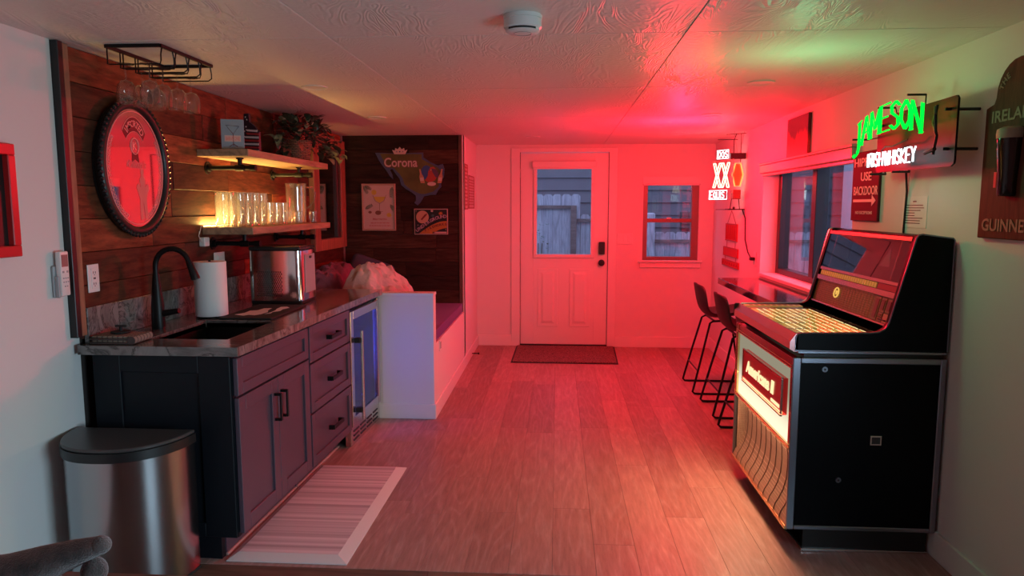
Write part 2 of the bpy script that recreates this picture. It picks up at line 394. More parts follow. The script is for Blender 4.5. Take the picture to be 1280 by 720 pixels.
# left wall
wl = struct('wall_left', MB().box(XL-0.14, XL-0.02, YB, YF, 0, H).box(XL-0.02, XL, YB, 2.685, 0, H), M_wall)
def planks(parent, along, a0, a1, z0, z1, hgt, fixed, mat, th, gap=0.0012, flip=1):
    z = z1
    while z > z0+0.005:
        zb = max(z0, z-hgt); a = a0; first = True
        while a < a1-0.005:
            L = random.uniform(0.45, 1.15) if not first else random.uniform(0.25, 0.9)
            b = min(a1, a+L); b = a1 if a1-b < 0.18 else b; first = False
            pr = th*random.uniform(0.7, 1.0)
            if along == 'Y': m = MB().box(fixed, fixed+pr, a+gap, b-gap, zb+gap, z-gap, 0.0015); c = (fixed+pr/2, (a+b)/2, (z+zb)/2)
            else: m = MB().box(a+gap, b-gap, fixed-pr, fixed, zb+gap, z-gap, 0.0015); c = ((a+b)/2, fixed-pr/2, (z+zb)/2)
            part(parent, 'plank', m, mat, org=c); a = b
        z = zb
part(wl, 'underlay', MB().box(XL-0.02, XL-0.018, 2.765, 6.40, 0.0, H), M_sub)
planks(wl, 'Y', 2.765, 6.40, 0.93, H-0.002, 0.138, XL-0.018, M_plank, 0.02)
# vertical edge trim where planking begins
t = struct('trim_1', MB().box(XL-0.01, XL+0.03, 2.687, 2.717, 0.95, H-0.002, 0.002), M_black, label='dark corner strip at the near edge of the plank wall')
t = struct('trim_2', MB().box(XL-0.01, XL+0.018, 2.718, 2.764, 0.95, H-0.002, 0.002), M_trimw, label='plain wood strip beside the dark corner strip')
# alcove wall
YA = 6.40
wa = struct('wall_alcove', MB().box(XL, -0.85, YA, YA+0.06, 0, H), M_wall)
part(wa, 'underlay', MB().box(XL, -0.863, YA-0.002, YA, 0.0, H), M_sub)
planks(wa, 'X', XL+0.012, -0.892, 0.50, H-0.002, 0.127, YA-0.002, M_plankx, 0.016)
struct('trim_3', MB().box(-0.892, -0.862, YA-0.022, YA, 0.52, H-0.002, 0.002), woodmat('edge_strip', [(0.12,0.065,0.045),(0.13,0.07,0.05)], 'Z', 0.5, 10, 9, 0.1, 0.4), label='narrow wood strip edging the alcove planking')
struct('trim_4', MB().box(XL-0.001, XL+0.012, YA-0.045, YA-0.018, 0.95, H-0.002, 0.002), flat('grey_strip', (0.20,0.17,0.16), 0.5), label='thin grey strip in the alcove corner')
# bench-side wall and pony wall
struct('wall_bench', MB().box(-0.95, -0.85, YA+0.06, YF, 0, H).box(-0.862, -0.85, YA-0.001, YA+0.06, 0, H), M_wall)
wp = struct('wall_pony', MB().box(XL, -0.85, 4.767, 4.865, 0, 0.868), M_wall)
part(wp, 'wall_cap', MB().box(XL, -0.846, 4.763, 4.869, 0.868, 0.888, 0.002), M_trim)
bs = struct('baseboard_pony', MB().box(-1.25, -0.837, 4.752, 4.767, 0, 0.105, 0.003), M_trim)
struct('baseboard_bench', MB().box(-0.85, -0.836, 4.768, YF-0.016, 0, 0.105, 0.003), M_trim)
# far wall with window opening
WX0, WX1, WZ0, WZ1 = 0.882, 1.466, 0.925, 1.775
wf = struct('wall_far', MB().box(-0.95, -0.40, YF, YF+0.14, 0, H).box(-0.40, 0.54, YF, YF+0.14, 2.045, H).box(0.54, WX0, YF, YF+0.14, 0, H)
   .box(WX0, WX1, YF, YF+0.14, 0, WZ0).box(WX0, WX1, YF, YF+0.14, WZ1, H).box(WX1, XR+0.1, YF, YF+0.14, 0, H), M_wall)
struct('baseboard_far', MB().box(-0.836, -0.483, YF-0.015, YF, 0, 0.115, 0.003).box(0.615, XR-0.001, YF-0.015, YF, 0, 0.115, 0.003), M_trim)
# right wall with deep window opening
RY0, RY1, RZ0, RZ1 = 3.98, 5.70, 0.955, 1.80
struct('wall_right', MB().box(XR, XR+0.22, YB, 0.1, 0, H).box(XR, XR+0.22, 0.1, 1.4, 0, 0.64).box(XR, XR+0.22, 0.1, 1.4, 1.46, H).box(XR, XR+0.22, 1.4, RY0, 0, H).box(XR, XR+0.22, RY1, YF+0.14, 0, H).box(XR, XR+0.22, RY0, RY1, 0, RZ0).box(XR, XR+0.22, RY0, RY1, RZ1, H), M_wall)
struct('baseboard_right', MB().box(XR-0.014, XR, YB, YF-0.015, 0, 0.115, 0.003), M_trim)
# rear wall, behind the camera
struct('wall_rear', MB().box(XL-0.1, XR+0.1, YB-0.1, YB, 0, H), M_wall)

# ------------------------------------------------------------------ door_1
d1 = bpy.data.objects.new('door_1', None); COL.objects.link(d1); d1.location = (0.07, YF, 0); OFF['door_1'] = V3(d1.location); d1['kind'] = 'structure'
DX0, DX1 = -0.388, 0.528
m = MB()
m.box(DX0, -0.25, YF+0.01, YF+0.05, 0.02, 2.035, 0.002).box(0.388, DX1, YF+0.01, YF+0.05, 0.02, 2.035, 0.002)
m.box(-0.25, 0.388, YF+0.01, YF+0.05, 1.90, 2.035).box(-0.25, 0.388, YF+0.01, YF+0.05, 0.02, 0.965)
sl = part(d1, 'door_slab', m, M_door)
for a, b in ((-0.205, 0.012), (0.132, 0.350)):
    m = MB().box(a, b, YF+0.002, YF+0.012, 0.21, 0.83, 0.004)
    p = part(d1, 'raised_panel', m, M_door)
    m2 = MB()
    q = [(a+0.035, 0.245), (b-0.035, 0.245), (b-0.035, 0.795), (a+0.035, 0.795)]; q2 = [(a+0.06, 0.27), (b-0.06, 0.27), (b-0.06, 0.77), (a+0.06, 0.77)]
    m2.add([(u, YF+0.0015, v) for u, v in q]+[(u, YF-0.008, v) for u, v in q2], [(0,1,5,4),(1,2,6,5),(2,3,7,6),(3,0,4,7),(4,5,6,7)])
    part(p, 'panel_field', m2, M_door)
m = MB().box(-0.25, -0.215, YF-0.008, YF+0.02, 0.945, 1.885, 0.003).box(0.35, 0.388, YF-0.008, YF+0.02, 0.945, 1.885, 0.003).box(-0.215, 0.35, YF-0.008, YF+0.02, 0.945, 0.982, 0.003).box(-0.215, 0.35, YF-0.008, YF+0.02, 1.875, 1.905, 0.003)
part(d1, 'glass_frame', m, M_door)
part(d1, 'pane', MB().box(-0.215, 0.35, YF+0.022, YF+0.027, 0.98, 1.88), M_glass)
part(d1, 'shade_cassette', MB().box(-0.262, 0.395, YF-0.045, YF-0.008, 1.885, 1.95, 0.004).box(-0.255, 0.388, YF-0.035, YF-0.01, 1.868, 1.886, 0.002), M_trim)
part(d1, 'frame', MB().box(-0.483, -0.392, YF-0.016, YF, 0, 2.085, 0.003).box(0.532, 0.615, YF-0.016, YF, 0, 2.085, 0.003).box(-0.392, 0.532, YF-0.016, YF, 2.04, 2.085, 0.003), M_trim)
part(d1, 'jamb', MB().box(-0.40, DX0, YF, YF+0.1, 0, 2.045).box(DX1+0.004, 0.54, YF, YF+0.1, 0, 2.045), M_sub)
part(d1, 'threshold', MB().box(-0.395, 0.535, YF-0.012, YF+0.1, 0, 0.02, 0.002), M_black)
k = part(d1, 'keypad_lock', MB().box(0.435, 0.498, YF-0.035, YF+0.01, 0.985, 1.115, 0.006), M_black, label='black rectangular deadbolt housing')
part(k, 'thumb_turn', MB().box(0.462, 0.471, YF-0.048, YF-0.034, 1.03, 1.06, 0.002), M_black)
k = part(d1, 'knob', MB().lathe([(0, -0.066), (0.022, -0.064), (0.031, -0.052), (0.030, -0.038), (0.014, -0.026), (0.013, -0.012), (0.033, -0.010), (0.034, 0.0)][::-1], (0.466, YF+0.01, 0.895), 20, 'Y'), M_black, label='round black door knob')
for z in (0.30, 1.02, 1.78): part(d1, 'hinge', MB().box(-0.397, -0.386, YF-0.012, YF+0.006, z, z+0.09, 0.001), M_steel)

# ------------------------------------------------------------------ window_1 (far wall)
M_brz = flat('bronze_window_frame', (0.24, 0.16, 0.14), 0.35)
w1 = bpy.data.objects.new('window_1', None); COL.objects.link(w1); w1.location = (1.17, YF, 0.925); OFF['window_1'] = V3(w1.location); w1['kind'] = 'structure'
part(w1, 'frame', MB().box(WX0, WX0+0.055, YF+0.03, YF+0.10, WZ0, WZ1, 0.002).box(WX1-0.075, WX1, YF+0.03, YF+0.10, WZ0, WZ1, 0.002).box(WX0+0.055, WX1-0.075, YF+0.03, YF+0.10, WZ0, WZ0+0.035, 0.002).box(WX0+0.055, WX1-0.075, YF+0.03, YF+0.10, WZ1-0.04, WZ1, 0.002), M_brz)
part(w1, 'meeting_rail', MB().box(WX0+0.05, WX1-0.07, YF+0.038, YF+0.075, 1.318, 1.358, 0.003), M_brz)
part(w1, 'sash_latch', MB().box(1.135, 1.185, YF+0.028, YF+0.045, 1.355, 1.368, 0.002), M_white)
part(w1, 'pane', MB().box(WX0+0.05, WX1-0.07, YF+0.062, YF+0.066, 1.35, WZ1-0.035), M_glass)
part(w1, 'pane', MB().box(WX0+0.05, WX1-0.07, YF+0.052, YF+0.056, WZ0+0.03, 1.325), M_glass)
part(w1, 'window_sill', MB().box(0.845, 1.50, YF-0.04, YF+0.03, 0.905, 0.925, 0.003).box(0.862, 1.485, YF-0.018, YF, 0.848, 0.905, 0.003), M_trim)
part(w1, 'blind_cassette', MB().box(WX0-0.004, WX1+0.004, YF-0.012, YF+0.05, 1.715, 1.79, 0.004).box(WX0+0.006, WX1-0.006, YF+0.0, YF+0.04, 1.70, 1.716, 0.002), M_trim)
part(w1, 'jamb', MB().box(WX0, WX0+0.006, YF, YF+0.03, WZ0, 1.70).box(WX1-0.006, WX1, YF, YF+0.03, WZ0, 1.70), M_trim)

# ------------------------------------------------------------------ window_2 (right wall)
M_drk = flat('dark_window_frame', (0.03, 0.024, 0.024), 0.35)
GX = XR+0.15
w2 = bpy.data.objects.new('window_2', None); COL.objects.link(w2); w2.location = (GX, 4.84, RZ0); OFF['window_2'] = V3(w2.location); w2['kind'] = 'structure'
part(w2, 'frame', MB().box(GX-0.03, GX+0.05, RY1-0.07, RY1, RZ0, RZ1, 0.003).box(GX-0.03, GX+0.05, RY0, RY0+0.05, RZ0, RZ1, 0.003).box(GX-0.03, GX+0.05, RY0+0.05, RY1-0.07, RZ0, RZ0+0.045, 0.003).box(GX-0.03, GX+0.05, RY0+0.05, RY1-0.07, RZ1-0.05, RZ1, 0.003), M_drk)
part(w2, 'mullion', MB().box(GX-0.035, GX+0.05, 4.87, 4.95, RZ0+0.04, RZ1-0.045, 0.003), M_drk)
part(w2, 'pane', MB().box(GX+0.008, GX+0.012, 4.95, RY1-0.065, RZ0+0.04, RZ1-0.045), M_glass)
part(w2, 'pane', MB().box(GX+0.018, GX+0.022, RY0+0.045, 4.875, RZ0+0.04, RZ1-0.045), M_glass)
part(w2, 'window_sill', MB().box(XR-0.012, GX-0.03, RY0, RY1, RZ0-0.02, RZ0+0.004, 0.002), M_trim)
part(w2, 'blind_cassette', MB().box(XR-0.03, XR+0.05, RY0-0.02, RY1+0.01, 1.735, 1.80, 0.006).box(XR-0.034, XR+0.03, RY0-0.024, RY1+0.014, 1.80, 1.816, 0.002).box(XR-0.01, XR+0.03, RY0-0.01, RY1, 1.715, 1.735, 0.004), flat('blind_cassette_paint', (0.5, 0.36, 0.33), 0.3))

# ------------------------------------------------------------------ outdoors
M_ground = flat('garden_ground', (0.10, 0.09, 0.08), 0.9, bump=0.4, bscale=20)
struct('ground', MB().box(-6, 9, YF+0.3, 16, -0.3, -0.1).box(XR+0.35, 9, -3, YF+0.3, -0.3, -0.1), M_ground)
M_cedar = woodmat('weathered_fence', [(0.36, 0.40, 0.46), (0.46, 0.49, 0.55), (0.40, 0.43, 0.48)], 'Z', 0.8, 9, 8, 0.3, 0.5)
M_rail = woodmat('fence_rail', [(0.20, 0.15, 0.14), (0.22, 0.165, 0.15)], 'X', 0.8, 9, 8, 0.3, 0.4)
def picket(fence, x, wd, zt, y, th=0.018):
    c = 0.028
    m = MB().prism([(x, y, -0.1), (x+wd, y, -0.1), (x+wd, y, zt-c), (x+wd-c, y, zt), (x+c, y, zt), (x, y, zt-c)], (0, th, 0))
    part(fence, 'picket', m, M_cedar, org=(x+wd/2, y, 0.7))
FY = 9.9
fa = thing('picket_fence', 'tall weathered grey fence section seen through the left of the door glass', 'fence', (-0.6, FY, -0.1))
x = -1.60
while x < 0.26: picket(fa, x, 0.124, 1.655, FY); x += 0.128
part(fa, 'rail', MB().box(-1.6, 0.19, FY-0.045, FY-0.002, 1.455, 1.50, 0.002), M_rail)
part(fa, 'rail', MB().box(-1.6, 0.19, FY-0.045, FY-0.002, 0.3, 0.345, 0.002), M_rail)
part(fa, 'post', MB().box(0.185, 0.265, FY-0.075, FY-0.003, -0.1, 1.50, 0.003), M_rail)
fb = thing('picket_fence', 'lower weathered grey fence section right of the tall one in the door glass', 'fence', (0.7, FY, -0.1))
x = 0.325
while x < 1.15: picket(fb, x, 0.124, 1.378, FY+0.001); x += 0.128
part(fb, 'rail', MB().box(0.27, 1.18, FY-0.045, FY-0.001, 1.27, 1.315, 0.002), M_rail)
fc = thing('picket_fence', 'lowest dog-eared fence section seen through the small far window', 'fence', (2.2, FY, -0.1))
part(fc, 'post', MB().box(1.20, 1.34, FY-0.10, FY-0.003, -0.1, 1.40, 0.02), M_cedar)
x = 1.345
while x < 3.6: picket(fc, x, 0.142, 1.135, FY+0.001); x += 0.147
part(fc, 'rail', MB().box(1.345, 3.6, FY-0.045, FY-0.001, 0.985, 1.03, 0.002), M_rail)
# neighbour's lap-sided house
M_sid = flat('dark_lap_siding', (0.15, 0.14, 0.155), 0.7, vary=0.08)
nh = thing('neighbour_house', 'dark grey lap-sided house behind the fences', 'house', (1.5, 11.6, -0.1))
part(nh, 'wall', MB().box(-3, 6, 11.62, 11.9, -0.1, 3.4), M_sid)
z = -0.05
while z < 3.3:
    m = MB(); m.prism([(-3, 11.62, z), (-3, 11.585, z), (-3, 11.612, z+0.195), (-3, 11.62, z+0.195)], (9, 0, 0)); part(nh, 'siding_board', m, M_sid); z += 0.2
vt = part(nh, 'wall_vent', MB().box(1.98, 2.22, 11.55, 11.60, 1.12, 1.40, 0.004), flat('vent_bronze', (0.10, 0.08, 0.08), 0.5), label='dark louvred vent')
for i in range(4): part(vt, 'louvre', MB().box(1.99, 2.21, 11.53, 11.555, 1.14+i*0.065, 1.165+i*0.065, 0.002), MATS['vent_bronze'])
sh = thing('garden_shrub', 'small green shrub at the lower left of the door glass', 'shrub', (-0.30, 9.3, -0.1))
m = MB(); random.seed(3)
for i in range(110):
    c = V3((-0.30+random.gauss(0, .09), 9.3+random.gauss(0, .08), 0.75+random.random()*0.50)); a = random.random()*6.28; L = 0.045
    d = V3((math.cos(a), math.sin(a), random.uniform(-.3, .6))).normalized()*L; e = d.cross(V3((0,0,1))).normalized()*0.014
    m.add([c, c+d*.5+e, c+d, c+d*.5-e], [(0,1,2,3)])
part(sh, 'foliage', m, flat('shrub_leaf', (0.05, 0.10, 0.04), 0.6), kind='stuff')
m = MB()
for i in range(5): m.tube([(-0.30+0.03*i-.06, 9.3, -0.1), (-0.32+0.05*i-.08, 9.3+0.02*i, 1.0)], 0.007, 5)
part(sh, 'stem', m, flat('shrub_stem', (0.10, 0.07, 0.05), 0.8))
# pale outbuilding wall beyond the right-hand window
ob = thing('outbuilding', 'pale grey building side beyond the right-hand window', 'building', (4.6, 9.0, -0.1))
part(ob, 'wall', MB().box(4.4, 6.6, 6.5, 11.3, -0.1, 2.6), flat('pale_stucco', (0.55, 0.62, 0.66), 0.8, bump=0.2, bscale=60))
part(ob, 'window', MB().box(4.37, 4.40, 9.6, 10.6, 0.9, 1.7, 0.004), flat('outbuilding_window', (0.08, 0.14, 0.13), 0.2))
part(ob, 'roof', MB().box(4.25, 6.7, 6.4, 11.4, 2.6, 2.72, 0.01), M_sid)

# ================================================================== KITCHENETTE (slightly turned to the wall)
CRZ = -math.atan2(0.08, 2.05)
CL = V3((-1.302, 2.738, 0))
def shaker(par, name, y0, y1, z0, z1, mat, st=0.055, x=0.0, label=None):
    """recessed-panel front standing on plane x, facing +X, local frame"""
    m = MB(); t = 0.02
    m.box(x-t, x, y0, y0+st, z0, z1, 0.0015).box(x-t, x, y1-st, y1, z0, z1, 0.0015).box(x-t, x, y0+st, y1-st, z0, z0+st, 0.0015).box(x-t, x, y0+st, y1-st, z1-st, z1, 0.0015)
    m.box(x-t, x-0.011, y0+st, y1-st, z0+st, z1-st)
    return part(par, name, m, mat, label, local=True)
def pull(par, y0, y1, z0, z1, x=0.0):
    """black bar pull seen as an open frame"""
    m = MB(); d = 0.034
    if (y1-y0) > (z1-z0): m.box(x+d-0.009, x+d, y0, y1, z0, z1, 0.002).box(x, x+d-0.009, y0, y0+0.012, z0, z1).box(x, x+d-0.009, y1-0.012, y1, z0, z1)
    else: m.box(x+d-0.009, x+d, y0, y1, z0, z1, 0.002).box(x, x+d-0.009, y0, y1, z0, z0+0.012).box(x, x+d-0.009, y0, y1, z1-0.012, z1)
    part(par, 'handle', m, M_blackm, local=True)
sc = thing('sink_cabinet', 'dark charcoal sink base cabinet with two shaker doors, nearest the camera', 'cabinet', CL, rz=CRZ)
part(sc, 'body', MB().box(-0.62, -0.022, 0.03, 0.755, 0.10, 0.17).box(-0.62, -0.022, 0.03, 0.05, 0.10, 0.872).box(-0.62, -0.022, 0.735, 0.755, 0.10, 0.872).box(-0.045, -0.022, 0.05, 0.735, 0.17, 0.872).box(-0.62, -0.1, 0.04, 0.755, 0.0, 0.10), M_cab, local=True)
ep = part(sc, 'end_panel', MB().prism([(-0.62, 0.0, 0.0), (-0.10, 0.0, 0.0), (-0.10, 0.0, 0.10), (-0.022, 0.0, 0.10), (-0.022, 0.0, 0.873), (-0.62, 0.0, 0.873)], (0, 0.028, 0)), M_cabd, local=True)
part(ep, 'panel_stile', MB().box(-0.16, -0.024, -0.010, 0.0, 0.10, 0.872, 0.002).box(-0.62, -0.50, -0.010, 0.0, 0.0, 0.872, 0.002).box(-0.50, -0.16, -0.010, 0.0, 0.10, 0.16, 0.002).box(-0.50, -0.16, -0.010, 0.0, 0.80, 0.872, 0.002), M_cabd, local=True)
d = shaker(sc, 'false_drawer', 0.008, 0.752, 0.705, 0.862, M_cab, 0.045)
for a, b, hy in ((0.008, 0.378, 0.335), (0.382, 0.752, 0.403)):
    d = shaker(sc, 'door', a, b, 0.115, 0.695, M_cab, 0.062); pull(d, hy, hy+0.014, 0.50, 0.63)
part(sc, 'toe_trim', MB().box(-0.10, -0.088, 0.03, 0.755, 0.0, 0.012, 0.002), flat('toe_strip', (0.5, 0.3, 0.28), 0.2), 'thin strip along the floor with red light painted in', local=True)  # red light caught by this trim is put into its colour
dc = thing('drawer_cabinet', 'dark charcoal cabinet of three shaker drawers with black pulls', 'cabinet', CL + Matrix.Rotation(CRZ, 3, 'Z') @ V3((0, 0.765, 0)), rz=CRZ)
part(dc, 'body', MB().box(-0.60, -0.022, 0.0, 0.635, 0.10, 0.872).box(-0.60, -0.1, 0.0, 0.635, 0.0, 0.10), M_cab, local=True)
part(dc, 'toe_trim', MB().box(-0.10, -0.088, 0.0, 0.635, 0.0, 0.012, 0.002), MATS['toe_strip'], 'thin strip along the floor with red light painted in', local=True)
for z0, z1 in ((0.672, 0.862), (0.405, 0.662), (0.115, 0.395)):
    d = shaker(dc, 'drawer', 0.004, 0.628, z0, z1, M_cab, 0.045); zc = (z0+z1)/2; pull(d, 0.24, 0.40, zc-0.012, zc+0.012)
# beverage cooler
bc = thing('beverage_cooler', 'stainless glass-door drinks cooler glowing blue at the counter end', 'cooler', CL + Matrix.Rotation(CRZ, 3, 'Z') @ V3((0, 1.408, 0)), rz=CRZ)
m = MB().box(-0.56, -0.54, 0.0, 0.60, 0.10, 0.85).box(-0.54, -0.04, 0.0, 0.02, 0.10, 0.85).box(-0.54, -0.04, 0.58, 0.60, 0.10, 0.85).box(-0.54, -0.04, 0.02, 0.58, 0.10, 0.13).box(-0.54, -0.04, 0.02, 0.58, 0.83, 0.85)
part(bc, 'cabinet_shell', m, M_black, local=True)
part(bc, 'liner', MB().box(-0.539, -0.535, 0.021, 0.579, 0.131, 0.829).box(-0.535, -0.05, 0.575, 0.579, 0.131, 0.829).box(-0.535, -0.05, 0.021, 0.575, 0.131, 0.134), flat('cooler_liner', (0.11, 0.12, 0.15), 0.4), local=True)
dr = part(bc, 'door_frame', MB().box(-0.035, 0.0, 0.004, 0.055, 0.125, 0.845, 0.003).box(-0.035, 0.0, 0.55, 0.598, 0.125, 0.845, 0.003).box(-0.035, 0.0, 0.055, 0.55, 0.125, 0.18, 0.003).box(-0.035, 0.0, 0.055, 0.55, 0.79, 0.845, 0.003), M_steel, local=True)
part(dr, 'pane', MB().box(-0.016, -0.012, 0.055, 0.55, 0.18, 0.79), M_gdark, local=True)
hd = part(dr, 'handle', MB().tube([(0.045, 0.075, 0.16), (0.045, 0.075, 0.72)], 0.010, 12), M_steel, 'stainless bar handle', local=True)
part(dr, 'handle_mount', MB().box(0.0, 0.038, 0.055, 0.095, 0.205, 0.235, 0.002), M_black, local=True)
part(dr, 'handle_mount', MB().box(0.0, 0.038, 0.055, 0.095, 0.645, 0.675, 0.002), M_black, local=True)
part(bc, 'hinge', MB().box(-0.03, 0.004, 0.54, 0.597, 0.848, 0.860, 0.002), M_steel, local=True)
gr = part(bc, 'toe_grille', MB().box(-0.05, -0.012, 0.0, 0.60, 0.0, 0.118, 0.002), M_steel, local=True)
m = MB()
for i in range(4):
    for j in range(3): m.box(-0.014, -0.008, 0.045+i*0.135, 0.145+i*0.135, 0.025+j*0.028, 0.037+j*0.028, 0.002)
part(gr, 'grille_slot', m, M_slot, local=True)
M_blue = emis('blue_led', (0.10, 0.12, 1.0), 4.0)
for zz in (0.24, 0.36, 0.48, 0.60): part(bc, 'blue_light', MB().cyl((-0.07, 0.045, zz), 0.009, 0.02, 'Z', 10), M_blue, 'small blue lamp', local=True)
for zz in (0.32, 0.50, 0.67):
    m = MB()
    for i in range(7): m.tube([(-0.50, 0.06+i*0.08, zz), (-0.06, 0.06+i*0.08, zz)], 0.003, 5)
    m.tube([(-0.06, 0.03, zz), (-0.06, 0.57, zz)], 0.004, 5); part(bc, 'wire_shelf', m, M_steel, local=True)
M_can = flat('blue_can', (0.10, 0.14, 0.5), 0.3, 0.6)
# worktop with the sink cut out
m = MB(); Z0, Z1 = 0.876, 0.914
SX0, SX1, SY0, SY1 = -1.755, -1.405, 2.885, 3.385
F = lambda y: -1.283 + (y-2.715)*0.0391
A = [(-1.958, 2.715), (F(2.715), 2.715), (F(4.762), 4.762), (-1.958, 4.762)]
outer = [V3((x, y, Z1)) for x, y in A]; inner = [V3((SX0, SY0, Z1)), V3((SX1, SY0, Z1)), V3((SX1, SY1, Z1)), V3((SX0, SY1, Z1))]
vs = outer+inner+[v-V3((0,0,Z1-Z0)) for v in outer+inner]
fs = []
for i in range(4):
    j = (i+1) % 4
    fs += [(i, j, 4+j, 4+i), (8+j, 8+i, 12+i, 12+j), (i, 8+i, 8+j, j), (4+i, 4+j, 12+j, 12+i)]
m.add(vs, fs)
ct = solo('worktop', m, M_marble, 'grey veined stone worktop over the dark cabinets', 'countertop', (-1.6, 3.7, 0.876))
ct_b = ct.modifiers.new('b', 'BEVEL'); ct_b.width = 0.003; ct_b.segments = 2; ct_b.limit_method = 'ANGLE'
part(ct, 'backsplash', MB().box(-1.958, -1.938, 2.766, 4.762, 0.9141, 1.062, 0.002), M_marble)
sk = thing('undermount_sink', 'black rectangular sink set into the worktop', 'sink', (-1.58, 3.135, 0.70))
sk_m = MB().box(SX0-0.012, SX0, SY0-0.012, SY1+0.012, 0.69, 0.90).box(SX1, SX1+0.012, SY0-0.012, SY1+0.012, 0.69, 0.90).box(SX0, SX1, SY0-0.012, SY0, 0.69, 0.90).box(SX0, SX1, SY1, SY1+0.012, 0.69, 0.90).box(SX0, SX1, SY0, SY1, 0.69, 0.70)
for i, v in enumerate(sk_m.v): pass
part(sk, 'basin', sk_m, M_black)
part(sk, 'drain', MB().cyl((-1.58, 3.135, 0.70), 0.045, 0.004, 'Z', 20), M_blackm)
# faucet
fx, fy = -1.85, 3.13
fc_ = thing('faucet', 'tall matte black gooseneck kitchen faucet', 'faucet', (fx, fy, 0.914))
part(fc_, 'base', MB().lathe([(0.030, 0), (0.031, 0.01), (0.029, 0.10), (0.020, 0.20), (0.014, 0.26)], (fx, fy, 0.914), 20), M_blackm)
pts = [(fx, fy, 1.14), (fx, fy, 1.20)]
R0 = 0.082
for i in range(0, 13): a = PI - PI*i/12*0.93; pts.append((fx+R0+R0*math.cos(a), fy, 1.205+R0*math.sin(a)*1.0))
part(fc_, 'spout', MB().tube(pts, 0.0125, 14), M_blackm)
e = V3(pts[-1]); dd = (V3(pts[-1])-V3(pts[-2])).normalized()
part(fc_, 'spray_head', MB().tube([e-dd*0.005, e+dd*0.03, e+dd*0.075, e+dd*0.082], [0.0135, 0.016, 0.021, 0.019], 14), M_blackm)
part(fc_, 'lever', MB().tube([(fx+0.02, fy, 0.985), (fx+0.05, fy, 0.99), (fx+0.105, fy-0.005, 1.00)], [0.016, 0.015, 0.012], 12), M_blackm)
# folded dish cloth
clm = MB(); 
def cloth_roll(m, x0, x1, y0, y1, z0, layers):
    for i in range(layers):
        z = z0+i*0.0085; s = 0.006*(i % 2)
        m.box(x0+s, x1-s*0.7, y0+s, y1-s, z, z+0.0075, 0.0035, 2)
cloth_roll(clm, -1.925, -1.745, 2.745, 2.875, 0.9145, 4)
clm.tube([(-1.745, 2.745, 0.932), (-1.745, 2.875, 0.932)], 0.017, 12)
N = NT('plaid_cloth'); tc = N.n('ShaderNodeTexCoord'); sx = N.n('ShaderNodeSeparateXYZ'); N.l(tc, 'Object', sx, 'Vector')
outs = []
for ax in ('X', 'Y'):
    a = N.n('ShaderNodeMath', operation='MULTIPLY'); a.inputs[1].default_value = 45; N.l(sx, ax, a, 0)
    b_ = N.n('ShaderNodeMath', operation='FRACT'); N.l(a, 'Value', b_, 0); c_ = N.n('ShaderNodeMath', operation='LESS_THAN'); c_.inputs[1].default_value = 0.22; N.l(b_, 'Value', c_, 0); outs.append(c_)
mx_ = N.n('ShaderNodeMath', operation='MAXIMUM'); N.l(outs[0], 'Value', mx_, 0); N.l(outs[1], 'Value', mx_, 1)
cm = N.n('ShaderNodeMix', data_type='RGBA'); N.l(mx_, 'Value', cm, 0); cm.inputs[6].default_value = (0.23, 0.185, 0.14, 1); cm.inputs[7].default_value = (0.07, 0.05, 0.045, 1)
N.t.links.new(cm.outputs[2], N.b.inputs['Base Color']); N.b.inputs['Roughness'].default_value = 0.9
solo('dish_cloth', clm, N.m, 'folded brown checked cloth on the near end of the worktop', 'cloth', (-1.83, 2.81, 0.9145))
st = thing('sink_stopper', 'small black sink stopper lying on the folded cloth', 'stopper', (-1.84, 2.83, 0.948))
part(st, 'disc', MB().cyl((-1.84, 2.83, 0.9495), 0.040, 0.007, 'Z', 18, 0.002), M_rubber)
part(st, 'grip', MB().cyl((-1.84, 2.83, 0.9565), 0.007, 0.018, 'Z', 10).box(-1.865, -1.815, 2.826, 2.834, 0.974, 0.981, 0.002), M_rubber)
# paper towel roll
pt = thing('paper_towel_roll', 'white paper towel roll standing behind the faucet', 'paper towel', (-1.775, 3.49, 0.914))
part(pt, 'holder_base', MB().cyl((-1.775, 3.49, 0.9143), 0.075, 0.008, 'Z', 24, 0.002), M_blackm)
part(pt, 'roll', MB().lathe([(0.021, 0.01), (0.078, 0.01), (0.079, 0.012), (0.079, 0.284), (0.078, 0.286), (0.021, 0.286), (0.021, 0.01)], (-1.775, 3.49, 0.9143), 32), M_paper)
part(pt, 'holder_rod', MB().cyl((-1.775, 3.49, 0.922), 0.006, 0.285, 'Z', 10), M_blackm)
# bar mat
bm_ = solo('bar_mat', MB().box(-1.70, -1.425, 3.40, 3.90, 0.9145, 0.925, 0.003), M_rubber, 'black rubber bar mat with a white printed mark beside the sink', 'mat', (-1.56, 3.65, 0.9145))
for pts_ in ([(-1.66, 3.50), (-1.60, 3.47), (-1.585, 3.50), (-1.55, 3.485), (-1.53, 3.52), (-1.525, 3.60), (-1.55, 3.66), (-1.56, 3.74), (-1.60, 3.73), (-1.605, 3.66), (-1.64, 3.64), (-1.635, 3.56)],
             [(-1.515, 3.53), (-1.49, 3.55), (-1.50, 3.60), (-1.475, 3.64), (-1.485, 3.70), (-1.47, 3.76), (-1.50, 3.80), (-1.53, 3.79), (-1.525, 3.72), (-1.51, 3.66), (-1.505, 3.58)]):
    part(bm_, 'printed_logo', MB().prism([(a, b, 0.9252) for a, b in pts_], (0, 0, 0.0006)), M_white, 'white ragged printed mark')

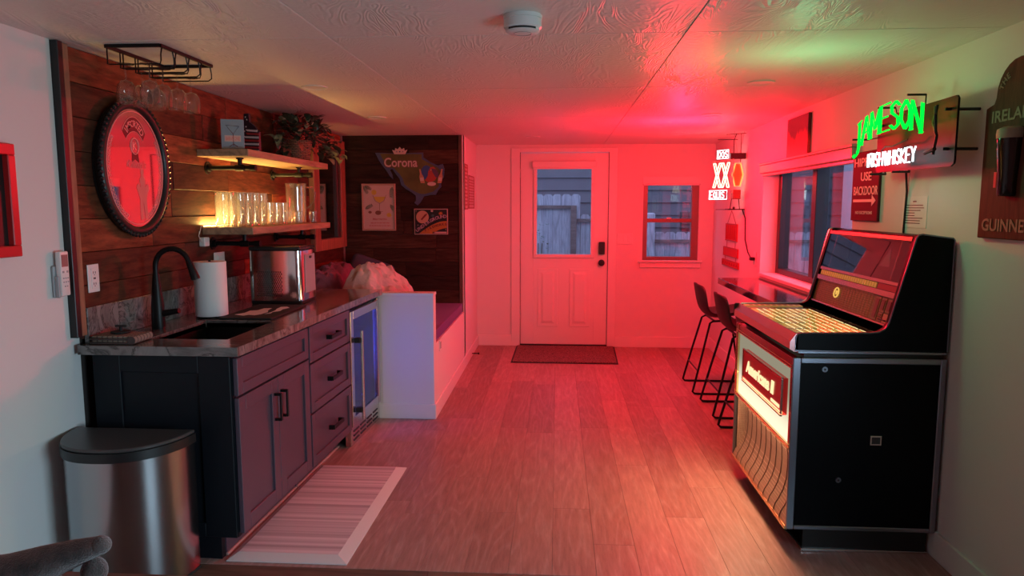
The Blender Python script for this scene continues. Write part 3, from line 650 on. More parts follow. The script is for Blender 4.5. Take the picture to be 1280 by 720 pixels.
# ice maker
im = thing('ice_maker', 'polished stainless countertop ice maker with a perforated side', 'ice maker', (-1.62, 4.08, 0.914))
ax0, ax1, ay0, ay1 = -1.79, -1.475, 3.965, 4.235
b = bmesh.new(); bmesh.ops.create_cube(b, size=1)
for v in b.verts: v.co = V3(((ax0+ax1)/2+v.co.x*(ax1-ax0), (ay0+ay1)/2+v.co.y*(ay1-ay0), 0.935+0.145+v.co.z*0.29))
bmesh.ops.bevel(b, geom=[e for e in b.edges if abs(e.verts[0].co.z-e.verts[1].co.z) > 0.1], offset=0.035, segments=6, profile=0.5, affect='EDGES')
m = MB(); m.bm(b, True); part(im, 'housing', m, M_steelp)
part(im, 'lid', MB().box(ax0+0.004, ax1-0.004, ay0+0.004, ay1-0.004, 1.2255, 1.250, 0.010, 3), flat('smoked_lid', (0.03, 0.028, 0.028), 0.15))
part(im, 'base', MB().box(ax0+0.01, ax1-0.005, ay0+0.01, ay1-0.01, 0.9145, 0.936, 0.004), M_black)
part(im, 'front_panel', MB().box(ax1+0.0005, ax1+0.004, ay0+0.06, ay1-0.045, 0.975, 1.20, 0.002), M_grey, 'pale flat front panel')
part(im, 'button', MB().box(ax1+0.004, ax1+0.010, ay0+0.13, ay0+0.16, 1.175, 1.19, 0.002), M_black)
m = MB()
for i in range(12):
    for j in range(13):
        xx = ax0+0.055+i*0.0125+(0.006 if j % 2 else 0); zz = 0.965+j*0.0115
        m.prism([(xx+0.0042*math.cos(a*PI/3), ay0-0.0006, zz+0.0042*math.sin(a*PI/3)) for a in range(6)], (0, 0.0009, 0))
part(im, 'vent_hole', m, M_slot, 'grid of small round vent holes', kind='stuff')

# wall plates on the left wall
def outlet(loc, label, wd, hg, sockets=True):
    o = thing('wall_outlet' if sockets else 'light_switch', label, 'outlet' if sockets else 'switch', loc); x, y, z = loc
    part(o, 'plate', MB().box(x, x+0.006, y-wd/2, y+wd/2, z-hg/2, z+hg/2, 0.002), M_white)
    if sockets:
        part(o, 'socket_face', MB().box(x+0.006, x+0.009, y-wd*0.24, y+wd*0.24, z-hg*0.36, z+hg*0.36, 0.001), M_white)
        m = MB()
        for s in (-1, 1):
            zc = z+s*hg*0.2; m.box(x+0.009, x+0.0096, y-0.008, y-0.005, zc-0.004, zc+0.006).box(x+0.009, x+0.0096, y+0.005, y+0.008, zc-0.004, zc+0.006).box(x+0.009, x+0.0096, y-0.002, y+0.002, zc-0.011, zc-0.007)
        m.box(x+0.009, x+0.0098, y-0.006, y-0.001, z-0.004, z+0.004).box(x+0.009, x+0.0098, y+0.001, y+0.006, z-0.004, z+0.004)
        part(o, 'slot', m, M_slot, 'dark socket slots')
    else: part(o, 'rocker', MB().box(x+0.006, x+0.011, y-wd*0.24, y+wd*0.24, z-hg*0.36, z+hg*0.36, 0.002), M_white)
    return o
outlet((XL, 2.845, 1.178), 'white duplex outlet on the plank wall left of the faucet', 0.072, 0.118)
sw = outlet((XL, 3.965, 1.155), 'white rocker switch on the plank wall behind the paper towel', 0.125, 0.125, False)
part(sw, 'indicator_light', MB().cyl((XL+0.0115, 3.99, 1.115), 0.003, 0.002, 'X', 8), emis('tiny_led', (0.8, 1, 0.7), 6))
# remote control in its wall cradle
rm = thing('remote_control', 'white wall-mounted remote control beside the near plank edge', 'remote control', (XL, 2.635, 1.215))
part(rm, 'cradle', MB().box(XL, XL+0.014, 2.600, 2.662, 1.125, 1.25, 0.004).box(XL+0.014, XL+0.030, 2.600, 2.608, 1.125, 1.21, 0.002), M_grey)
h_ = part(rm, 'handset', MB().box(XL+0.0145, XL+0.036, 2.609, 2.658, 1.13, 1.305, 0.005, 2), M_white)
part(h_, 'display', MB().box(XL+0.036, XL+0.037, 2.616, 2.651, 1.245, 1.292), flat('lcd', (0.35, 0.16, 0.15), 0.2), 'reddish liquid crystal display')
for (y, z, s) in ((2.622, 1.225, .008), (2.645, 1.225, .008), (2.622, 1.20, .005), (2.634, 1.20, .005), (2.646, 1.20, .005), (2.622, 1.185, .005), (2.634, 1.185, .005), (2.646, 1.185, .005), (2.628, 1.168, .005), (2.640, 1.168, .005)):
    part(h_, 'button', MB().box(XL+0.036, XL+0.0378, y-s/2, y+s/2, z-s/2, z+s/2), M_grey)
# red framed picture at the left edge
pc = thing('framed_picture', 'red-framed dark picture at the far left edge of the wall', 'picture', (XL, 2.20, 1.49))
part(pc, 'frame', MB().box(XL, XL+0.03, 2.0, 2.43, 1.66, 1.70, 0.003).box(XL, XL+0.03, 2.0, 2.43, 1.30, 1.34, 0.003).box(XL, XL+0.03, 2.395, 2.43, 1.34, 1.66, 0.003).box(XL, XL+0.03, 2.0, 2.035, 1.34, 1.66, 0.003), flat('red_frame', (0.55, 0.02, 0.02), 0.3))
part(pc, 'picture_surface', MB().box(XL, XL+0.008, 2.035, 2.395, 1.34, 1.66), M_black)

# ------------------------------------------------------------------ oval bar mirror
MC = V3((XL, 3.14, 1.652)); ma, mbb = 0.262, 0.302       # half width (Y), half height (Z)
mr = thing('bar_mirror', 'oval red-lettered bar mirror in a thick black beaded frame', 'mirror', MC)
def ell(a, b, x, n=64): return [(MC.x+x, MC.y+a*math.cos(2*PI*i/n), MC.z+b*math.sin(2*PI*i/n)) for i in range(n)]
part(mr, 'backboard', MB().prism(ell(ma-0.01, mbb-0.01, 0.002), (0.032, 0, 0)), M_black)
ms = MB(); ms.prism(ell(ma-0.035, mbb-0.035, 0.0345), (0.004, 0, 0))
part(mr, 'mirror_glass', ms, flat('mirror_silver', (0.72, 0.55, 0.55), 0.03, 1.0))
part(mr, 'frame', MB().tube([(p[0]+0.035, p[1], p[2]) for p in ell(ma-0.018, mbb-0.018, 0)], 0.021, 10, True), M_black, 'thick black frame')
m = MB()
for i in range(70):
    a = 2*PI*i/70; m.sphere((MC.x+0.045, MC.y+(ma+0.002)*math.cos(a), MC.z+(mbb+0.002)*math.sin(a)), 0.0115, sub=1)
part(mr, 'bead', m, M_black, 'row of black beads around the frame', kind='stuff')
M_mred = flat('mirror_red_print', (0.95, 0.32, 0.30), 0.5)
M_mdk = flat('mirror_dark_print', (0.16, 0.02, 0.02), 0.4)
part(mr, 'inner_ring', MB().tube([(p[0]+0.040, p[1], p[2]) for p in ell(ma-0.048, mbb-0.048, 0)], 0.0025, 6, True), M_mred, 'thin red inner ring')
XM = MC.x+0.0390
def ring_text(s, rx, rz, a0, a1, hgt):
    m = MB()
    for i, ch in enumerate(s):
        if ch == ' ': continue
        a = math.radians(a0+(a1-a0)*i/(len(s)-1)); c = V3((XM, MC.y+rx*math.cos(a), MC.z+rz*math.sin(a)))
        t = V3((0, -rx*math.sin(a), rz*math.cos(a))).normalized()
        if a1 < a0: t = -t
        u = V3((1,0,0)).cross(t) * 1; u = -u if u.dot(c-MC) < 0 and a1 < a0 else u
        t2 = t; u2 = V3((1,0,0)).cross(t2)
        q = text_mb(ch, c, t2, u2, None, hgt, 0.0006, 0.01); m.add(q.v, q.f)
    return m
bp_ = [(XM-0.0002, MC.y+0.125*math.cos(math.radians(a)), MC.z+0.230*math.sin(math.radians(a))) for a in range(135, 44, -6)] + [(XM-0.0002, MC.y+0.100*math.cos(math.radians(a)), MC.z+0.165*math.sin(math.radians(a))) for a in range(50, 131, 6)]
part(mr, 'banner', MB().prism(bp_, (0.0004, 0, 0)), flat('banner_dark', (0.22, 0.015, 0.02), 0.5), 'dark red banner behind the word')
part(mr, 'lettering', ring_text('IMPORTED', 0.105, 0.200, 124, 56, 0.030), M_mred, 'red word IMPORTED on a curved banner')
def arcband(rx, rz, a0, a1, r):
    return MB().tube([(XM+0.0005, MC.y+rx*math.cos(math.radians(a0+(a1-a0)*i/16)), MC.z+rz*math.sin(math.radians(a0+(a1-a0)*i/16))) for i in range(17)], r, 5)
q = arcband(0.125, 0.230, 135, 45, 0.0016); q2 = arcband(0.100, 0.165, 130, 50, 0.0016); q.add(q2.v, q2.f, True); part(mr, 'banner_line', q, M_mred, 'red outline of the banner')
part(mr, 'emblem', text_mb('K', (XM, MC.y, MC.z+0.100), (0, 1, 0), (0, 0, 1), None, 0.035, 0.0006, 0.02), M_mred, 'red letter K')
part(mr, 'laurel_ring', MB().tube([(XM+0.0005, MC.y+0.030*math.cos(2*PI*i/20), MC.z+0.10+0.036*math.sin(2*PI*i/20)) for i in range(20)], 0.003, 5, True), M_mred)
part(mr, 'ribbon', MB().prism([(XM, MC.y-0.022, MC.z+0.07), (XM, MC.y+0.022, MC.z+0.07), (XM, MC.y+0.028, MC.z+0.028), (XM, MC.y, MC.z+0.042), (XM, MC.y-0.028, MC.z+0.028)], (0.0006, 0, 0)), M_mdk)
random.seed(11)
for (a0, a1) in ((148, 245), (32, -65)):
    m = MB()
    for i in range(22):
        a = math.radians(a0+(a1-a0)*i/21); rx, rz = ma-0.066, mbb-0.066
        c = V3((XM, MC.y+rx*math.cos(a), MC.z+rz*math.sin(a))); s = 0.010
        loop = [(c.x+0.0003, c.y+s*math.cos(t*2*PI/7)*random.uniform(.5, 1), c.z+s*math.sin(t*2*PI/7)*random.uniform(.5, 1)) for t in range(7)]
        m.tube(loop, 0.0016, 4, True)
    part(mr, 'border_lettering', m, M_mred, 'red ornamental lettering along the rim')
part(mr, 'lettering', text_mb("Killian's", (XM, MC.y+0.005, MC.z+0.020), (0, 1, 0), (0, 0, 1), 0.15, 0.036, 0.0005, 0.0, shear=0.3), flat('faint_red_print', (.60, .20, .20), .3), 'dull script lettering across the middle')
m = MB()   # etched standing figure
fz = MC.z-0.235
m.prism([(XM, MC.y+0.045+a, fz+b) for a, b in ((-.028,0),(-.008,0),(0,.09),(.008,0),(.028,0),(.026,.10),(.05,.15),(.036,.17),(.018,.15),(.022,.19),(.010,.20),(.012,.235),(-.012,.235),(-.010,.20),(-.022,.19),(-.018,.15),(-.036,.17),(-.05,.15),(-.026,.10))], (0.0005, 0, 0))
part(mr, 'etched_figure', m, flat('etched_rose', (0.75, 0.20, 0.18), 0.5), 'small etched standing man with arms folded')

# ------------------------------------------------------------------ hanging glass rack
rk = thing('glass_rack', 'black wire stemware rack fixed under the ceiling', 'rack', (-1.69, 2.99, H))
RX0, RX1, RYa, RYb = -1.80, -1.575, 2.785, 3.205
part(rk, 'top_frame', MB().box(RX0, RX1, RYa-0.006, RYa+0.006, H-0.013, H-0.0005).box(RX0, RX1, RYb-0.006, RYb+0.006, H-0.013, H-0.0005).box(RX0-0.006, RX0+0.006, RYa, RYb, H-0.013, H-0.0005).box(RX1-0.006, RX1+0.006, RYa, RYb, H-0.013, H-0.0005), M_blackm)
nr = 4
for i in range(nr):
    ya = RYa+0.012+i*(RYb-RYa)/nr; yb = ya+(RYb-RYa)/nr-0.028
    z = H-0.075
    m = MB().tube([(RX0, ya-0.004, H-0.01), (RX0, ya-0.004, z), (RX0+0.01, ya, z), (RX1-0.01, ya, z), (RX1, ya-0.01, z+0.012), (RX1, ya-0.01, H-0.04), (RX1, ya, H-0.01)], 0.0028, 6)
    m.tube([(RX0, yb+0.004, H-0.01), (RX0, yb+0.004, z), (RX0+0.01, yb, z), (RX1-0.01, yb, z), (RX1, yb+0.01, z+0.012), (RX1, yb+0.01, H-0.04), (RX1, yb, H-0.01)], 0.0028, 6)
    part(rk, 'wire_channel', m, M_blackm)
gp = [(0.034, 0.0), (0.034, 0.002), (0.006, 0.006), (0.0035, 0.012), (0.0035, -0.055)]
def wineglass(label, loc):
    o = thing('wine_glass', label, 'glass', loc, 'stemmed glasses in the ceiling rack')
    x, y, z = loc
    part(o, 'foot', MB().lathe([(0, 0.0026), (0.034, 0.002), (0.034, 0.0), (0.007, -0.003), (0, -0.0031)][::-1], (x, y, z), 20), M_gwine)
    part(o, 'stem', MB().cyl((x, y, z-0.063), 0.0036, 0.06, 'Z', 10), M_gwine)
    part(o, 'bowl', MB().lathe([(0.003, -0.062), (0.022, -0.068), (0.034, -0.085), (0.039, -0.115), (0.036, -0.155), (0.0345, -0.155), (0.0375, -0.115), (0.0325, -0.086), (0.020, -0.070), (0.003, -0.064)], (x, y, z), 24), M_gwine)
    return o
wg0 = wineglass('stemmed glass hanging nearest the camera in the ceiling rack', (-1.755, 2.835, H-0.068))
gl = ['stemmed glass on the room side of the nearest rack channel', 'stemmed glass on the wall side of the second rack channel', 'stemmed glass on the room side of the second rack channel',
      'stemmed glass on the wall side of the third rack channel', 'stemmed glass on the room side of the third rack channel', 'rightmost stemmed glass, in the farthest rack channel']
for i, (gx, gy) in enumerate(((-1.655, 2.835), (-1.75, 2.94), (-1.66, 2.94), (-1.75, 3.045), (-1.655, 3.045), (-1.65, 3.15))):
    copy_tree(wg0, (gx, gy, H-0.068), gl[i])

# ------------------------------------------------------------------ shelves
def shelf(name, label, zt, y0, y1):
    o = thing(name, label, 'shelf', (-1.815, (y0+y1)/2, zt-0.04))
    part(o, 'board', MB().box(XL+0.002, -1.67, y0, y1, zt-0.04, zt, 0.003), M_shelf, org=(-1.815, (y0+y1)/2, zt-0.02))
    for yb in (y0+0.115, y0+1.02):
        z = zt-0.095
        m = MB().tube([(XL+0.001, yb, z), (-1.685, yb, z)], 0.013, 12)
        m.cyl((XL+0.0005, yb, z), 0.036, 0.007, 'X', 20).cyl((XL+0.006, yb, z), 0.021, 0.018, 'X', 16)
        m.cyl((-1.795, yb, z), 0.019, 0.05, 'X', 14).cyl((-1.712, yb, z), 0.018, 0.032, 'X', 14)
        m.cyl((-1.77, yb, z), 0.0125, 0.05, 'Z', 12).cyl((-1.77, yb, zt-0.048), 0.020, 0.0075, 'Z', 14)
        part(o, 'pipe_bracket', m, M_blackm, 'black iron pipe bracket')
    return o
shelf('wall_shelf', 'upper thick pine shelf on black pipe brackets holding a plant', 1.790, 3.765, 5.10)
lsf = shelf('wall_shelf', 'lower thick pine shelf on black pipe brackets lit by a warm strip', 1.366, 3.785, 5.115)
LEDM = emis('warm_led', (1.0, 0.62, 0.16), 13.0)
ls = thing('light_strip', 'warm yellow fairy-light strip along the back of the lower shelf', 'light strip', (XL+0.01, 4.3, 1.366))
m = MB(); random.seed(5)
for i in range(60):
    m.sphere((XL+0.012, 3.79+i*0.0145, 1.372+random.uniform(-.0015, .0015)), 0.0042, sub=1)
part(ls, 'bulb', m, LEDM, kind='stuff')
part(ls, 'wire', MB().tube([(XL+0.006, 3.745, 1.33), (XL+0.008, 3.765, 1.372), (XL+0.008, 4.65, 1.369)], 0.0018, 5), M_white)
ad = thing('plug_adapter', 'small white plug-in adapter under the near end of the lower shelf', 'adapter', (XL, 3.77, 1.285))
part(ad, 'housing', MB().box(XL, XL+0.035, 3.745, 3.80, 1.262, 1.312, 0.004), M_white)
part(ad, 'cord', MB().tube([(XL+0.02, 3.742, 1.29), (XL+0.012, 3.725, 1.32), (XL+0.007, 3.745, 1.345)], 0.002, 6), M_white)

# glassware on the lower shelf
def tumbler(name, label, x, y, z, r, h, group, mug=False):
    o = thing(name, label, 'glass', (x, y, z), group)
    part(o, 'wall', MB().lathe([(r*0.86, 0.001), (r*0.9, 0.003), (r, h), (r*0.93, h), (r*0.84, 0.018), (0, 0.016)], (x, y, z), 22), M_gware)
    part(o, 'base', MB().lathe([(0, 0.0), (r*0.8, 0.0), (r*0.86, 0.003), (r*0.83, 0.0155), (0, 0.0155)], (x, y, z), 22), M_gware)
    part(o, 'rim', MB().tube([(x+r*0.965*math.cos(a*2*PI/22), y+r*0.965*math.sin(a*2*PI/22), z+h) for a in range(22)], r*0.05, 6, True), M_gware)
    return o
ZS = 1.3662
tg = tumbler('beer_glass', 'tall beer glass at the near end of the lower shelf, back row', -1.875, 3.86, ZS, 0.040, 0.192, 'tall glasses on the lower shelf')
tl = ['tall beer glass at the near end of the lower shelf, front row', 'second tall beer glass from the near end, back row', 'second tall beer glass from the near end, front row',
      'third tall beer glass from the near end, back row', 'third tall beer glass from the near end, front row', 'fourth tall beer glass from the near end, back row', 'fourth tall beer glass, last before the short tumblers']
i = 0
for gy in (3.86, 3.955, 4.05, 4.145):
    for gx in (-1.875, -1.775):
        if gy == 3.86 and gx == -1.875: continue
        copy_tree(tg, (gx, gy, ZS), tl[i]); i += 1
sg = tumbler('tumbler', 'short tumbler next to the tall glasses, back row', -1.875, 4.26, ZS, 0.042, 0.138, 'short tumblers on the lower shelf')
sl_ = ['short tumbler next to the tall glasses, front row', 'middle short tumbler, back row', 'middle short tumbler, front row', 'far short tumbler, back row', 'far short tumbler, front row']
i = 0
for gy in (4.26, 4.37, 4.48):
    for gx in (-1.875, -1.775):
        if gy == 4.26 and gx == -1.875: continue
        copy_tree(sg, (gx, gy, ZS), sl_[i]); i += 1
shg = tumbler('shot_glass', 'little glass right behind the short tumblers, back row', -1.87, 4.59, ZS, 0.032, 0.080, 'little glasses beside the pitcher')
for i, (gx, gy, lb) in enumerate(((-1.79, 4.585, 'little glass right behind the short tumblers, front row'), (-1.90, 4.68, 'little glass between the tumblers and the pitcher, by the wall'), (-1.735, 4.655, 'little glass in front of the pitcher near the shelf edge'), (-1.725, 4.90, 'little glass beyond the pitcher at the shelf edge'))):
    copy_tree(shg, (gx, gy, ZS), lb)
px_, py_ = -1.80, 4.79
pi_ = thing('glass_pitcher', 'tall clear pitcher with a looped handle on the lower shelf', 'pitcher', (px_, py_, ZS))
part(pi_, 'body', MB().lathe([(0, 0), (0.062, 0), (0.066, 0.004), (0.068, 0.24), (0.073, 0.272), (0.070, 0.272), (0.0645, 0.24), (0.062, 0.012), (0, 0.010)], (px_, py_, ZS), 30), M_gware)
part(pi_, 'handle', MB().tube([(px_+0.058, py_+0.035, ZS+0.245), (px_+0.085, py_+0.075, ZS+0.25), (px_+0.098, py_+0.105, ZS+0.21), (px_+0.093, py_+0.095, ZS+0.15), (px_+0.075, py_+0.06, ZS+0.115), (px_+0.056, py_+0.035, ZS+0.10)], 0.008, 10), M_gware)
part(pi_, 'spout', MB().prism([(px_-0.01, py_-0.072, ZS+0.272), (px_+0.03, py_-0.064, ZS+0.272), (px_-0.005, py_-0.10, ZS+0.272)], (0, 0.008, -0.03)), M_gware)

# upper shelf things
ZU = 1.7905
bk = thing('cocktail_book', 'blue-grey cocktail book standing upright on the upper shelf', 'book', (-1.79, 3.85, ZU), rz=0.35)
part(bk, 'cover', MB().box(-0.058, 0.058, -0.010, -0.008, 0, 0.165, 0.0005).box(-0.058, 0.058, 0.010, 0.012, 0, 0.165, 0.0005).box(-0.0595, -0.0575, -0.010, 0.012, 0, 0.165, 0.0005), flat('book_cover', (0.30, 0.37, 0.43), 0.5), local=True)
part(bk, 'page_block', MB().box(-0.057, 0.055, -0.0078, 0.0098, 0.003, 0.162), M_paper, local=True)
M_coral = flat('coral_print', (0.85, 0.30, 0.24), 0.5); M_coralp = flat('pale_print', (0.80, 0.52, 0.46), 0.5)
yy = -0.0105
m = MB().tube([(-0.034, yy, 0.133), (0.034, yy, 0.128), (0.003, yy, 0.085)], 0.0022, 4, True); m.tube([(0.003, yy, 0.085), (0.003, yy, 0.022)], 0.0018, 4); m.tube([(-0.018, yy, 0.018), (0.003, yy, 0.032), (0.024, yy, 0.018)], 0.0018, 4)
part(bk, 'martini_drawing', m, M_mdk, 'printed martini glass outline', local=True)
part(bk, 'drink_print', MB().prism([(-0.022, yy+0.0008, 0.122), (0.024, yy+0.0008, 0.119), (0.003, yy+0.0008, 0.092)], (0, 0.0004, 0)), M_coral, local=True)
part(bk, 'title_plate', MB().box(-0.042, 0.042, yy-0.0002, yy+0.0018, 0.045, 0.078), M_coralp, local=True)
part(bk, 'title', text_mb('BAR-NONE', (0, yy-0.0006, 0.0615), (1, 0, 0), (0, 0, 1), 0.074, 0.022, 0.0004, 0.03), M_coral, 'coral printed title', local=True)
# striped flag ornament
fo = thing('flag_ornament', 'wooden stars-and-stripes bottle silhouette beside the book', 'ornament', (-1.80, 4.06, ZU), rz=-0.35)
prof = [(-0.085, 0), (0.085, 0), (0.085, 0.115), (0.055, 0.150), (0.018, 0.175), (0.012, 0.225), (-0.022, 0.225), (-0.028, 0.175), (-0.055, 0.12), (-0.085, 0.06)]
part(fo, 'board', MB().prism([(a, 0, b) for a, b in prof], (0, 0.014, 0)), flat('dark_board', (0.03, 0.02, 0.03), 0.5), local=True)
M_fr = flat('flag_red', (0.45, 0.04, 0.04), 0.5); M_fw = flat('flag_white', (0.75, 0.68, 0.66), 0.5)
for i in range(7):
    z0 = 0.004+i*0.019; x0 = -0.045 if i < 3 else (-0.015 if i < 5 else 0.0); x1 = 0.083 if i < 6 else 0.075
    part(fo, 'stripe', MB().prism([(x0, -0.003, z0+0.006), (x1, -0.003, z0-0.002 if i else z0), (x1, -0.003, z0+0.010), (x0-0.01, -0.003, z0+0.017)], (0, 0.0035, 0)), M_fw if i % 2 == 0 else M_fr, local=True)
m = MB()
for k, (a, b) in enumerate(((-.055, .10), (-.035, .105), (-.045, .12), (-.02, .125), (-.03, .145), (-.008, .15), (0.0, .19), (-.01, .205))):
    m.prism([(a+0.005*math.cos(t*2*PI/10+.3)*(1 if t % 2 else .45), -0.0022, b+0.005*math.sin(t*2*PI/10+.3)*(1 if t % 2 else .45)) for t in range(10)], (0, 0.002, 0))
part(fo, 'star', m, M_fw, local=True)
# potted foliage in basket
px_, py_ = -1.80, 4.80
pl = thing('potted_plant', 'leafy plant with red berries in a woven basket on the upper shelf', 'plant', (px_, py_, ZU))
m = MB().lathe([(0, 0.002), (0.088, 0.002), (0.092, 0.006), (0.112, 0.135), (0.108, 0.137), (0.10, 0.12), (0, 0.118)], (px_, py_, ZU), 28)
N = NT('wicker'); tc = N.n('ShaderNodeTexCoord'); br = N.n('ShaderNodeTexBrick', i_Scale=22.0); br.inputs['Color1'].default_value = (0.30, 0.15, 0.08, 1); br.inputs['Color2'].default_value = (0.22, 0.11, 0.06, 1); br.inputs['Mortar'].default_value = (0.04, 0.02, 0.015, 1); br.inputs['Mortar Size'].default_value = 0.03
mp = N.n('ShaderNodeMapping'); mp.inputs['Rotation'].default_value = (PI/2, 0, 0); N.l(tc, 'Object', mp, 'Vector'); N.t.links.new(mp.outputs[0], br.inputs['Vector']); N.l(br, 'Color', N.b, 'Base Color'); N.b.inputs['Roughness'].default_value = 0.7
bskt = part(pl, 'basket', m, N.m)
m = MB()
for j in range(9):
    rr = 0.094+0.0023*j; zz = ZU+0.012+0.0145*j
    m.tube([(px_+(rr+0.0025*(1 if (i+j) % 2 else -1))*math.cos(2*PI*i/28), py_+(rr+0.0025*(1 if (i+j) % 2 else -1))*math.sin(2*PI*i/28), zz) for i in range(28)], 0.0055, 5, True)
part(bskt, 'woven_strand', m, N.m, kind='stuff')
random.seed(21)
leafm = MB(); n_ = 7
lv = []; lf = []
for i in range(n_):
    t_ = i/(n_-1); wdt = 0.30*math.sin(PI*min(1, t_*0.95+0.03))**0.8; z = 0.12*math.sin(t_*PI) - 0.15*t_*t_
    lv += [(-wdt, t_, z+wdt*0.25), (0, t_, z), (wdt, t_, z+wdt*0.25)]
for i in range(n_-1):
    a = i*3; lf += [(a, a+1, a+4, a+3), (a+1, a+2, a+5, a+4)]
leafm.add(lv, lf, True)
M_leafA = flat('dark_leaf', (0.045, 0.06, 0.035), 0.4, vary=0.4); M_leafB = flat('pale_leaf', (0.30, 0.30, 0.17), 0.45, vary=0.3); M_leafC = flat('rust_leaf', (0.25, 0.07, 0.04), 0.5, vary=0.3)
lmesh = {}
for k, mt in (('A', M_leafA), ('B', M_leafB), ('C', M_leafC)): lmesh[k] = mesh_of('leaf', leafm, V3((0,0,0)), mt)
stm = MB()
tips = []
for i in range(34):
    a = random.random()*2*PI; sp = random.uniform(0.3, 1)
    tip = V3((px_+0.06+0.14*sp*math.cos(a), py_+0.02+0.34*sp*math.sin(a), ZU+0.22+random.uniform(-0.04, 0.09)-0.13*sp*sp))
    tips.append(tip)
for y_, z_, x_ in ((5.26, 1.90, -1.68), (5.32, 1.86, -1.66), (5.30, 1.94, -1.70), (4.42, 1.86, -1.74), (4.40, 1.92, -1.76), (5.10, 1.90, -1.70), (5.16, 1.84, -1.68), (5.05, 1.95, -1.72), (4.52, 1.88, -1.76), (4.46, 1.93, -1.74), (4.50, 1.84, -1.75), (5.12, 1.92, -1.66), (4.98, 1.86, -1.66), (5.2, 1.9, -1.66), (4.56, 2.0, -1.76), (5.06, 2.03, -1.70)): tips.append(V3((x_, y_, z_)))
for tip in tips:
    b0 = V3((px_, py_, ZU+0.12)); mid = (b0+tip)/2+V3((0, 0, 0.05)); stm.tube([b0, mid, tip], 0.0022, 4)
part(pl, 'stem', stm, flat('plant_stem', (0.06, 0.04, 0.025), 0.7), kind='stuff')
for i in range(170):
    tip = tips[i % len(tips)] + V3((random.gauss(0, .018), random.gauss(0, .022), random.gauss(0, .018)))
    dirv = (tip - V3((px_, py_, ZU+0.10))); dirv = (dirv.normalized() + V3((random.gauss(0, .5), random.gauss(0, .5), random.gauss(-.15, .4)))).normalized()
    s = random.uniform(0.06, 0.10)
    if tip.z+abs(dirv.z)*s > H-0.012: tip.z = H-0.012-abs(dirv.z)*s
    if tip.x-s < XL+0.005: tip.x = XL+0.005+s
    k = 'A' if random.random() < 0.72 else ('C' if random.random() < 0.55 else 'B')
    if tip.y > 5.08 or (tip.y < 4.5 and random.random() < .3): k = 'B' if random.random() < .6 else k
    o = bpy.data.objects.new('leaf', lmesh[k]); COL.objects.link(o); o.parent = pl
    o.location = tip-OFF[pl.name]; o.rotation_euler = dirv.to_track_quat('Y', 'Z').to_euler(); o.scale = (s, s, s)
m = MB()
for i in range(55):
    c = V3((px_+0.06+random.gauss(0, .03), py_-0.02+random.gauss(0, .055), ZU+0.20+random.gauss(0, .025))); m.sphere(c, 0.008, sub=1)
part(pl, 'berry', m, flat('red_berry', (0.40, 0.05, 0.03), 0.35), kind='stuff')

# framed looking glass at the far end of the plank wall
fm = thing('framed_mirror', 'stained wood framed glass panel beside the alcove corner', 'mirror', (XL, 5.89, 1.15))
fy0, fy1, fz0, fz1 = 5.50, 6.33, 1.12, 2.06
for nm, bx_ in (('frame_side', (fy0, fy0+0.13, fz0, fz1)), ('frame_side', (fy1-0.13, fy1, fz0, fz1)), ('frame_rail', (fy0+0.13, fy1-0.13, fz0, fz0+0.09)), ('frame_rail', (fy0+0.13, fy1-0.13, fz1-0.09, fz1))):
    part(fm, nm, MB().box(XL, XL+0.045, bx_[0], bx_[1], bx_[2], bx_[3], 0.003), M_frame)
part(fm, 'inner_stop', MB().box(XL, XL+0.03, fy1-0.20, fy1-0.13, fz0+0.09, fz1-0.09, 0.002), flat('dark_stop', (0.05, 0.03, 0.025), 0.4))
part(fm, 'mirror_glass', MB().box(XL+0.0, XL+0.012, fy0+0.13, fy1-0.20, fz0+0.09, fz1-0.09), flat('old_mirror', (0.55, 0.52, 0.50), 0.04, 1.0))

# ------------------------------------------------------------------ bench, cushion, blankets
be = thing('built_in_bench', 'white built-in bench filling the alcove behind the half wall', 'bench', (-1.4, 5.6, 0))
part(be, 'front_panel', MB().box(-0.868, -0.85, 4.866, YA-0.03, 0.0, 0.52), M_wall)
part(be, 'seat_board', MB().box(XL+0.002, -0.868, 4.87, YA-0.02, 0.49, 0.52), M_trim)
M_purp = flat('purple_velvet', (0.13, 0.03, 0.22), 0.7, bump=0.2, bscale=80)
M_purp.node_tree.nodes['Principled BSDF'].inputs['Sheen Weight'].default_value = 0.1
cu = thing('seat_cushion', 'long purple cushion lying on the built-in bench', 'cushion', (-1.4, 5.6, 0.521))
part(cu, 'pad', MB().box(XL+0.03, -0.86, 4.875, YA-0.05, 0.522, 0.605, 0.022, 4), M_purp)
part(cu, 'piping', MB().tube([(-0.862, 4.89, 0.600), (-0.862, YA-0.065, 0.600)], 0.006, 8).tube([(-0.862, 4.89, 0.530), (-0.862, YA-0.065, 0.530)], 0.006, 8), M_purp)
from mathutils import noise as nz
